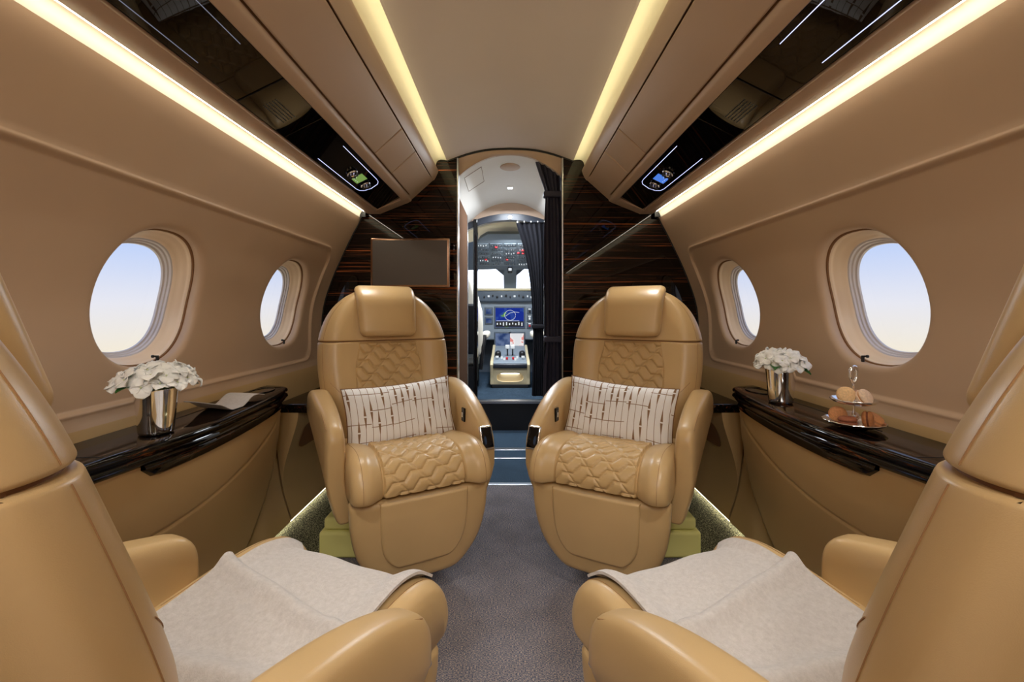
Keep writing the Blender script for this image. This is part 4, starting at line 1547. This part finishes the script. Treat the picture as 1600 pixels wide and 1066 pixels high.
    def back_rings(zs, e0, e1, shrink=0.0):
        rings = []
        for k, z in enumerate(zs):
            w = interp(BACKW, z)
            sh = 0.0
            if z - zs[0] < 0.006 and e0: sh = 0.006 - (z - zs[0])
            if zs[-1] - z < 0.006 and e1: sh = 0.006 - (zs[-1] - z)
            sh = 0.006 * (1 - math.sqrt(max(0, 1 - (sh / 0.006) ** 2))) + shrink
            w -= sh
            ring = []
            xsr = [math.sin(PI / 2 * t) for t in lin(-1, 1, 61)]
            for t in xsr:
                x = t * w
                ring.append((x, front_y(x, z, w + 1e-5) + sh, z))
            for t in reversed(xsr[1:-1]):
                a = abs(t)
                ring.append((t * w, yb(z) + TB * (1 - a ** 4) ** 0.5 * topk(z) - sh, z))
            rings.append(ring)
        return rings
    zs = lin(0.40, 0.78, 24) + [0.80, 0.806, 0.812, 0.814, 0.816, 0.8175, 0.818]
    MB().loft(back_rings(zs, False, True)).build('backrest', 'leather', R, 60)
    zs = [0.822, 0.8225, 0.824, 0.826, 0.828, 0.834] + lin(0.85, 1.0, 14) + [1.01, 1.018, 1.026, 1.032, 1.037, 1.041, 1.0435, 1.045]
    MB().loft(back_rings(zs, True, False)).build('upper_backrest', 'leather', R, 60)
    MB().loft(back_rings([0.805, 0.815, 0.825, 0.84], False, False, 0.0075)).build('seam_filler', 'seam', R, 60)
    # quilted insert of the back, slightly waisted
    mb = MB()

    def qb(u, z):
        hwz = lerp(0.124, 0.140, sstep(0.80, 0.70, z)) if z > 0.70 else 0.140
        hwz = lerp(0.140, 0.122, sstep(0.70, 0.815, z))
        x = u * hwz
        w = interp(BACKW, z)
        eg = min(sstep(0, 0.04, 1 - abs(u)), sstep(0.0, 0.006, 0.815 - z))
        return (x, front_y(x, z, w) + 0.0008 - eg * 0.0025 - 0.0080 * quilt(x, z * 1.0) / 0.0042 * eg, z)
    mb.grid(qb, lin(-1, 1, 121), lin(0.50, 0.8152, 150))
    mb.build('quilted_back_panel', 'leather_quilt', R, 60)
    # shoulder seam lines at both sides of the lower back
    for s2 in (-1, 1):
        pts = []
        for t in lin(0, 1, 14):
            z = lerp(0.585, 0.66, t ** 1.4)
            x = s2 * lerp(0.150, 0.238, t)
            w = interp(BACKW, z)
            pts.append((x, front_y(x, z, w) - 0.0004, z))
        seam(pts, 0.0011)
        pts = []
        for z in lin(0.56, 0.812, 40):
            w = interp(BACKW, z)
            pts.append((s2 * w * 0.94, front_y(w * 0.94, z, w) - 0.0003, z))
        seam(pts, 0.0010)
        pts = []
        for z in lin(0.828, 0.985, 30):
            w = interp(BACKW, z)
            pts.append((s2 * w * 0.94, front_y(w * 0.94, z, w) - 0.0003, z))
        seam(pts, 0.0010)
    # head cushion
    zc = 0.950
    mb = MB()

    def hd(p):
        x, y, z = p
        zz_ = zc + z
        x *= 1 + 0.05 * (z / 0.11)
        lean = recl * z
        over = 0.045 * sstep(0.045, 0.115, z)          # rolls back over the top
        return (x, y + lean + over - 0.012 * (1 - (x / 0.14) ** 2), z)
    mb.rbox((0, yb(zc) - TF - 0.014, zc), (0.124, 0.030, 0.110), 0.026, 6, 8, deform=hd)
    mb.build('head_cushion', 'leather', R, 60)
    # back shell
    # --- arms
    for s2 in (-1, 1):
        is_aisle = (s2 == aisle)
        dza = dzc * 1.65
        y_front = (-0.195 if is_aisle else -0.165) + (0 if dzc == 0 else (0.055 if is_aisle else 0.085))
        ztop = [(-0.20, 0.492), (-0.17, 0.515), (-0.12, 0.548), (-0.04, 0.590), (0.08, 0.626), (0.20, 0.642), (0.30, 0.640)] if is_aisle else \
               [(-0.17, 0.555), (-0.12, 0.575), (-0.03, 0.600), (0.08, 0.622), (0.20, 0.635), (0.30, 0.628)]
        zbot = [(-0.20, 0.27), (-0.15, 0.28), (-0.05, 0.32), (0.08, 0.37), (0.2, 0.41), (0.3, 0.45)] if is_aisle else [(-0.17, 0.245), (-0.12, 0.27), (-0.03, 0.335), (0.08, 0.395), (0.2, 0.435), (0.3, 0.465)]
        ys = [y_front + d for d in (0.0, 0.0015, 0.005, 0.010, 0.018, 0.028, 0.040)] + lin(y_front + 0.06, 0.24, 12) + [0.26, 0.275, 0.287, 0.295, 0.30]
        rings = []
        for y in ys:
            cx = lerp(0.262, 0.278, sstep(-0.2, 0.25, y))
            hw_ = lerp(0.032, 0.042, sstep(-0.2, 0.1, y))
            zt, zb = interp(ztop, y) + dza, interp(zbot, y)
            df = y - y_front
            dk = 0.30 - y
            k = 1.0
            if df < 0.040: k = math.sqrt(max(0.0, 1 - (1 - df / 0.040) ** 2))
            if dk < 0.03: k = min(k, 0.45 + 0.55 * math.sqrt(max(0.0, 1 - (1 - dk / 0.03) ** 2)))
            zt = zt - (1 - k) * 0.040
            zb = zb + (1 - k) * 0.020
            hw2 = hw_ * (0.62 + 0.38 * k)
            ring = []
            for i in range(40):
                a = 2 * PI * i / 40
                c_, s_ = math.cos(a), math.sin(a)
                X = hw2 * math.copysign(abs(c_) ** 0.5, c_)
                Zc, Zh = (zt + zb) / 2, (zt - zb) / 2
                Z = Zc + Zh * math.copysign(abs(s_) ** 0.42, s_)
                # skirt leans inwards lower down
                lean = -0.026 * sstep(Zc, zb, Z)
                ring.append((s2 * (cx + X + lean), y, Z))
            rings.append(ring)
        arm = MB().loft(rings).build('armrest', 'leather', R, 50)
        # top pad seam
        pts = []
        for y in lin(y_front + 0.03, 0.24, 20):
            cx = lerp(0.262, 0.278, sstep(-0.2, 0.25, y)) + 0.026
            pts.append((s2 * cx, y, interp(ztop, y) + dza - 0.0055 - 0.002))
        MB().tube(pts, 0.0011, 5).build('stitching', 'stitch', arm, 60)
        if is_aisle:
            # seat control on the inner face
            mb = MB()
            xi = s2 * (0.268 - 0.0405)
            mb.rbox((xi, -0.035, 0.535 + dza), (0.004, 0.015, 0.027), 0.003, 2, 2)
            sc_ = mb.build('seat_control', 'black_gloss', arm, 40)
            mb = MB().rbox((xi - s2 * 0.004, -0.035, 0.535 + dza), (0.003, 0.005, 0.010), 0.002, 2, 2)
            mb.build('lever', 'chrome', sc_, 40)
            # chrome framed flap at the front corner
            mb = MB()
            tilt = Matrix.Rotation(math.radians(-20), 3, 'X')
            yf = y_front + 0.002
            mb.rbox((s2 * 0.256, yf + 0.006, 0.478 + dza), (0.026, 0.007, 0.043), 0.006, 3, 3, mat=tilt)
            fl_ = mb.build('control_flap', 'chrome', arm, 40)
            mb = MB().rbox((s2 * 0.256, yf - 0.0015, 0.4805 + dza), (0.021, 0.002, 0.037), 0.0018, 2, 2, mat=tilt)
            mb.build('dark_glass', 'black_gloss', fl_, 40)
    # lower frame / carriage between cushion and plinth
    MB().rbox((0, 0.04, 0.255), (0.19, 0.20, 0.10), 0.02, 3, 3).build('seat_frame', 'rubber', R, 50)
    MB().rbox((0, 0.27, 0.33), (0.20, 0.06, 0.10), 0.03, 3, 3).build('back_hinge_cover', 'leather', R, 50)
    return R


FAR = (0.402, 1.655)
NEAR = (0.451, 0.722)
NDZ = -0.06
TH, TN = math.radians(28.5), math.radians(156)
seats = {}
seats['fl'] = make_seat('tan leather club seat facing the viewer, left of the aisle, monitor behind it', (-FAR[0], FAR[1], 0), TH, 1, 0.24)
seats['fr'] = make_seat('tan leather club seat facing the viewer, right of the aisle, beside the curtain', (FAR[0], FAR[1], 0), -TH, -1, 0.24)
seats['nl'] = make_seat('near left tan leather seat facing the cockpit with a blanket over its cushion', (-NEAR[0], NEAR[1], 0), TN, -1, 0.32, NDZ)
seats['nr'] = make_seat('near right tan leather seat facing the cockpit with a blanket over its cushion', (NEAR[0], NEAR[1], 0), -TN, 1, 0.32, NDZ)

# plinths: square to the cabin
for key, R in seats.items():
    sx = -1 if key[1] == 'l' else 1
    rel = Matrix.Rotation(-R.rotation_euler.z, 4, 'Z')

    def tr(x, y):      # world offset -> local
        v = rel @ Vector((x, y, 0))
        return v
    mb = MB()
    inv = rel.to_3x3()
    off = inv @ Vector((sx * 0.165, 0.16 if key[0] == 'f' else -0.1, 0))
    mb.rbox((off.x, off.y, 0.052), (0.165, 0.155, 0.0515), 0.014, 3, 3, mat=inv)
    mb.build('plinth', 'plinth_led_tint', R, 50)
    mb = MB()
    mb.rbox((off.x, off.y, 0.128), (0.150, 0.145, 0.024), 0.014, 3, 3, mat=inv)
    mb.build('plinth_cover', 'plinth_led_tint', R, 50)


# ------------------------------------------------------------------ pillows
def pillow(label, R, side_):
    P = thing('lumbar_pillow', label, 'pillow', (0, 0, 0), 0, 'patterned lumbar pillows')
    m = MB()
    W, H = 0.214, 0.126
    us, vs = lin(-1, 1, 49), lin(-1, 1, 29)

    def fn(sgn):
        def f(u, v):
            t = ((1 - abs(u) ** 2.6) * (1 - abs(v) ** 2.6))
            th = 0.052 * max(0.0, t) ** 0.48
            # corners stick out, sides pinch in
            x = u * W * (1 - 0.055 * (1 - v * v))
            z = v * H * (1 - 0.10 * (1 - u * u) * abs(v))
            z += 0.006 * math.sin(u * 4) * (1 - v * v)
            wr = 0.0022 * math.sin(u * 23 + v * 3) * (abs(v) ** 3) + 0.002 * math.sin(v * 17 + u * 5) * abs(u) ** 4
            return (x, sgn * (th + wr * (t > 0.001)), z)
        return f
    m.grid(fn(-1), us, vs, True)
    m.grid(fn(1), us, vs, True)
    o = m.build('cover', 'pillow', P, 80)
    pts = [fn(1)(u, -1) for u in lin(-1, 1, 20)] + [fn(1)(1, v) for v in lin(-1, 1, 14)[1:]] + [fn(1)(u, 1) for u in lin(1, -1, 20)[1:]] + [fn(1)(-1, v) for v in lin(1, -1, 14)[1:-1]]
    m2 = MB().tube(pts, 0.0022, 6, closed=True)
    m2.build('piping', 'seam', P, 60)
    # place: leans on the backrest, standing on the cushion
    rz = R.rotation_euler.z
    loc = Vector(R.location) + Matrix.Rotation(rz, 3, 'Z') @ Vector((side_ * 0.004, 0.058, 0.0))
    P.location = (loc.x, loc.y, 0.432 + 0.112)
    P.rotation_euler = (math.radians(-17), math.radians(-3) * side_, rz)
    return P


pillow('white lumbar pillow with brown spindle pattern on the left forward seat', seats['fl'], 1)
pillow('white lumbar pillow with brown spindle pattern on the right forward seat', seats['fr'], -1)


# ------------------------------------------------------------------ blankets
def blanket(label, R, mir):
    B = thing('wool_blanket', label, 'blanket', R.location, R.rotation_euler.z, 'blankets on the near seats')
    # s runs from the backrest over the cushion and down the front
    m = MB()
    us = lin(-1, 1, 61)
    ss = lin(0.13, 0.72, 100)

    def top(u, s, extra=0.0):
        a = u * mir
        # x extents: covers the centre, to the arm on the aisle side
        x = lerp(-0.155, 0.205, (a + 1) / 2) + 0.010 * math.sin(s * 7 + 1)
        x *= mir
        p, n = path_eval(CPATH, s)
        o = max(cushion_off(x / CW, s), 0.0) * 1.0 + 0.018
        # folds: an upper layer that ends in a soft ridge crossing diagonally
        q = s + 0.035 * a
        f1 = 0.016 * sstep(0.408, 0.390, q) + 0.014 * math.exp(-((q - 0.375) / 0.022) ** 2)
        q2 = s - 0.03 * a
        f2 = 0.017 * math.exp(-((q2 - 0.22) / 0.022) ** 2) + 0.010 * sstep(0.25, 0.20, q2)
        f3 = 0.0015 * math.sin(s * 21 + a * 2.2) * sstep(0.9, 0.5, s) + 0.0016 * math.sin(a * 7 + s * 6)
        o += f1 + f2 + f3 + extra - 0.006 * sstep(0.62, 0.72, s)
        v = p + n * o
        return (x, v[0], v[1] + NDZ)
    m.grid(lambda u, s: top(u, s), us, ss)
    m.grid(lambda u, s: top(u, s, -0.0055), us, ss)
    # rim
    edge = [(u, ss[0]) for u in us] + [(1, s) for s in ss[1:]] + [(u, ss[-1]) for u in reversed(us[:-1])] + [(-1, s) for s in reversed(ss[1:-1])]
    m.loft([[top(u, s, 0.0) for u, s in edge], [top(u, s, -0.003) for u, s in edge], [top(u, s, -0.0055) for u, s in edge]], cap=False)
    m.build('cloth', 'wool', B, 70, recalc=True)
    return B


blanket('beige grey wool blanket folded over the near left seat cushion', seats['nl'], -1)
blanket('beige grey wool blanket folded over the near right seat cushion', seats['nr'], 1)


# ------------------------------------------------------------------ flowers in chrome cups
def flowers(label, vlabel, x, y, rad, top, seed, leaves, spread=(1, 1)):
    rnd = random.Random(seed)
    V = thing('metal_vase', vlabel, 'vase', (x, y, LZ + 0.001), 0, 'chrome cup vases')
    MB().lathe([(0.0, 0.0), (0.033, 0.0), (0.0355, 0.002), (0.0365, 0.008), (0.040, 0.05), (0.0455, 0.109), (0.0465, 0.1115), (0.0455, 0.1125), (0.044, 0.109), (0.0385, 0.05), (0.034, 0.009), (0.0, 0.009)], n=48).build('cup', 'chrome', V, 50)
    Fw = thing('flower_bouquet', label, 'flowers', (x, y, LZ + 0.105), 0, 'hydrangea bouquets')
    # stems inside the cup
    centers = []
    tries = 0
    while len(centers) < 38 and tries < 4000:
        tries += 1
        a = rnd.uniform(0, 2 * PI)
        el = rnd.uniform(-0.15, 1.0)
        rr = rad * rnd.uniform(0.86, 1.08)
        p = Vector((math.cos(a) * math.cos(el * PI / 2) * rr * spread[0], math.sin(a) * math.cos(el * PI / 2) * rr * spread[1], 0.025 + max(-0.012, math.sin(el * PI / 2) * (top - 0.045))))
        if all((p - c).length > 0.0215 for c in centers): centers.append(p)
    for k, p in enumerate(centers):
        n = (p - Vector((0, 0, -0.02)) + Vector((rnd.uniform(-1, 1), rnd.uniform(-1, 1), rnd.uniform(-1, 1))) * 0.030).normalized()
        rot = n.to_track_quat('Z', 'Y').to_matrix()
        spin = Matrix.Rotation(rnd.uniform(0, 2), 3, 'Z')
        m = MB()
        for q in range(4):
            A = Matrix.Rotation(q * PI / 2 + rnd.uniform(-0.15, 0.15), 3, 'Z')
            ln, wd = rnd.uniform(0.020, 0.027), rnd.uniform(0.013, 0.0165)
            cup = rnd.uniform(0.2, 0.7)
            tw = rnd.uniform(-0.2, 0.2)

            def pf(u, v):
                w = wd * (max(0.0, 1 - (abs(v - 0.55) / 0.455) ** 2.3)) ** 0.5 + 0.0012 * (1 - v)
                xx = v * ln
                yy = u * w
                zz = cup * 0.016 * math.sin(v * PI * 0.8) + 0.004 * u * u - 0.005 * v * v + tw * 0.006 * u * v
                return rot @ (spin @ (A @ Vector((xx, yy, zz)))) + p
            m.grid(pf, lin(-1, 1, 6), lin(0.02, 1, 7))
        fl = m.build('flower_head', 'petal', Fw, 80, recalc=False)
        md = fl.modifiers.new('thick', 'SOLIDIFY')
        md.thickness = 0.0008
        MB().rbox(p + n * 0.004, (0.0022, 0.0022, 0.0022), 0.0021, 2, 1).build('flower_eye', 'eye', fl, 60)
    m = MB()
    for p in centers:
        m.tube([(p[0] * 0.1, p[1] * 0.1, -0.06), (p[0] * 0.3, p[1] * 0.3, 0.0), tuple(p)], 0.0013, 5)
    m.build('stems', 'stem', Fw, 60)
    for (az, tilt_, ln) in leaves:
        m = MB()
        d = Vector((math.cos(az), math.sin(az), tilt_)).normalized()
        sd = d.cross(Vector((0, 0, 1))).normalized()
        up = sd.cross(d)
        b0 = Vector((0, 0, 0.012)) + d * 0.040

        def lf(u, v):
            w = 0.018 * math.sin(PI * v ** 0.8) ** 0.9 + 0.0006
            return b0 + d * (v * ln) + sd * (u * w) + up * (0.012 * v * (1 - v) * 2 + 0.004 * u * u - 0.01 * v * v)
        m.grid(lf, lin(-1, 1, 7), lin(0, 1, 14))
        lo = m.build('leaf', 'leaf', Fw, 80, recalc=False)
        md = lo.modifiers.new('thick', 'SOLIDIFY')
        md.thickness = 0.0008


flowers('white hydrangea bouquet with one green leaf, in the chrome cup on the left ledge', 'polished chrome cup vase on the left ledge beside the napkin',
        -0.882, 1.085, 0.070, 0.078, 3, [(-1.75, 0.10, 0.055)], (1.0, 1.05))
flowers('white hydrangea bouquet with two green leaves, in the chrome cup on the right ledge', 'polished chrome cup vase on the right ledge beside the macaron stand',
        0.902, 1.45, 0.070, 0.082, 8, [(-2.3, 0.10, 0.055), (-1.0, -0.05, 0.05)], (0.9, 1.0))

# ------------------------------------------------------------------ napkin on the left ledge
mb = MB()


def nap(u, v):
    x = lerp(-0.055, 0.050, v) + 0.008 * math.sin(u * 5)
    y = lerp(-0.12, 0.13, u)
    z = 0.012 + 0.011 * math.sin(u * 7.5 + 1.4 + v) + 0.016 * sstep(0.22, 0.0, u) * (1 - 0.4 * v) + 0.006 * sstep(0.75, 1, u) * v
    return (x, y, max(0.004, z))


mb.grid(nap, lin(0, 1, 40), lin(0, 1, 16))
o = mb.build('cloth_napkin', 'wool', None, 80, recalc=False)
o.location = (-0.905, 1.40, LZ)
md = o.modifiers.new('thick', 'SOLIDIFY')
md.thickness = 0.0022
md.offset = 1
tag(o, 'small wavy pale beige cloth napkin lying on the left ledge', 'napkin')

# ------------------------------------------------------------------ tiered stand with macarons
SX_, SY_ = 0.900, 1.14
r = thing('tiered_stand', 'two tier silver cake stand with ring handle on the right ledge', 'cake stand', (SX_, SY_, LZ + 0.0005))


def plate(z, R_):
    m = MB()
    n = 64
    prof = [(0.0, 0.0), (R_ * 0.72, 0.0), (R_ * 0.86, 0.003), (R_ * 0.98, 0.008), (R_, 0.0105), (R_ * 0.985, 0.012), (R_ * 0.84, 0.0055), (R_ * 0.7, 0.0028), (0.0, 0.0028)]
    rings = []
    for rr, zz_ in prof:
        rings.append([(rr * (1 + (0.02 * math.sin(16 * 2 * PI * i / n) if rr > R_ * 0.9 else 0)) * math.cos(2 * PI * i / n), rr * (1 + (0.02 * math.sin(16 * 2 * PI * i / n) if rr > R_ * 0.9 else 0)) * math.sin(2 * PI * i / n), z + zz_) for i in range(n)])
    m.loft(rings)
    return m


plate(0.006, 0.068).build('lower_plate', 'silver', r, 50)
plate(0.062, 0.051).build('upper_plate', 'silver', r, 50)
MB().lathe([(0.0, 0.0), (0.028, 0.0), (0.03, 0.003), (0.02, 0.006), (0.0, 0.0065)], n=32).build('foot', 'silver', r, 50)
MB().lathe([(0.003, 0.006), (0.003, 0.03), (0.0045, 0.034), (0.003, 0.038), (0.0025, 0.06), (0.0035, 0.066), (0.0028, 0.07), (0.0025, 0.10), (0.004, 0.106), (0.003, 0.112)], n=16).build('stem', 'silver', r, 50)
m = MB()
pts, rad_ = [], []
for i in range(40):
    a = 2 * PI * i / 40
    rr = 0.0155 + 0.004 * math.cos(a - PI / 2) ** 2
    pts.append((0.013 * math.cos(a) * (1 + 0.15 * math.sin(a)), 0.006 * math.cos(a), 0.136 + 0.021 * math.sin(a)))
    rad_.append(0.0032 + 0.0022 * (0.5 + 0.5 * math.sin(a)) + 0.0006 * math.sin(6 * a))
m.tube(pts, rad_, 10, closed=True)
m.build('ring_handle', 'silver', r, 60)


def macaron(label, pos, normal, shell, fill, R_=0.0205):
    t = thing('macaron', label, 'macaron', pos, 0, 'macarons on the tiered stand')
    rot = Vector(normal).normalized().to_track_quat('Z', 'Y').to_matrix()
    for s2 in (-1, 1):
        pr = [(0.0, s2 * 0.0125), (R_ * 0.5, s2 * 0.0120), (R_ * 0.8, s2 * 0.0102), (R_ * 0.96, s2 * 0.0072), (R_, s2 * 0.0050), (R_ * 1.015, s2 * 0.0036), (R_ * 0.99, s2 * 0.0022), (0.0, s2 * 0.0018)]
        MB().lathe(pr, n=32, mat=rot).build('shell', 'm_' + shell, t, 60)
    MB().lathe([(0.0, -0.002), (R_ * 0.90, -0.002), (R_ * 0.93, 0.0), (R_ * 0.90, 0.002), (0.0, 0.002)], n=32, mat=rot).build('filling', 'm_' + fill, t, 60)


ZL, ZU = LZ + 0.0005 + 0.0088, LZ + 0.0005 + 0.0648
macaron('pale vanilla macaron standing on edge, left on the upper plate', (SX_ - 0.024, SY_ - 0.005, ZU + 0.0205), (-0.35, -1, 0.15), 'vanilla', 'filling')
macaron('cream macaron leaning in the middle of the upper plate', (SX_ + 0.008, SY_ - 0.024, ZU + 0.018), (0.35, -0.9, 0.55), 'cream', 'filling')
macaron('pinkish macaron at the right of the upper plate', (SX_ + 0.029, SY_ + 0.012, ZU + 0.014), (0.4, -0.3, 1.0), 'pink', 'ganache', 0.018)
macaron('orange brown macaron standing on edge on the lower plate behind the dark one', (SX_ - 0.028, SY_ + 0.018, ZL + 0.0205), (-0.3, -1, 0.1), 'caramel', 'filling')
macaron('dark cocoa macaron lying flat at the left of the lower plate', (SX_ - 0.034, SY_ - 0.023, ZL + 0.0128), (0.0, 0.05, 1), 'cocoa', 'ganache')
macaron('golden brown macaron standing on edge at the front of the lower plate', (SX_ + 0.006, SY_ - 0.038, ZL + 0.0205), (0.8, -0.75, 0.1), 'hazel', 'ganache')
macaron('caramel macaron leaning at the right front of the lower plate', (SX_ + 0.042, SY_ - 0.014, ZL + 0.0150), (0.3, -0.5, 0.9), 'caramel', 'filling')
macaron('pale macaron at the back right of the lower plate', (SX_ + 0.018, SY_ + 0.033, ZL + 0.0128), (0.0, 0.0, 1), 'cream', 'filling', 0.018)
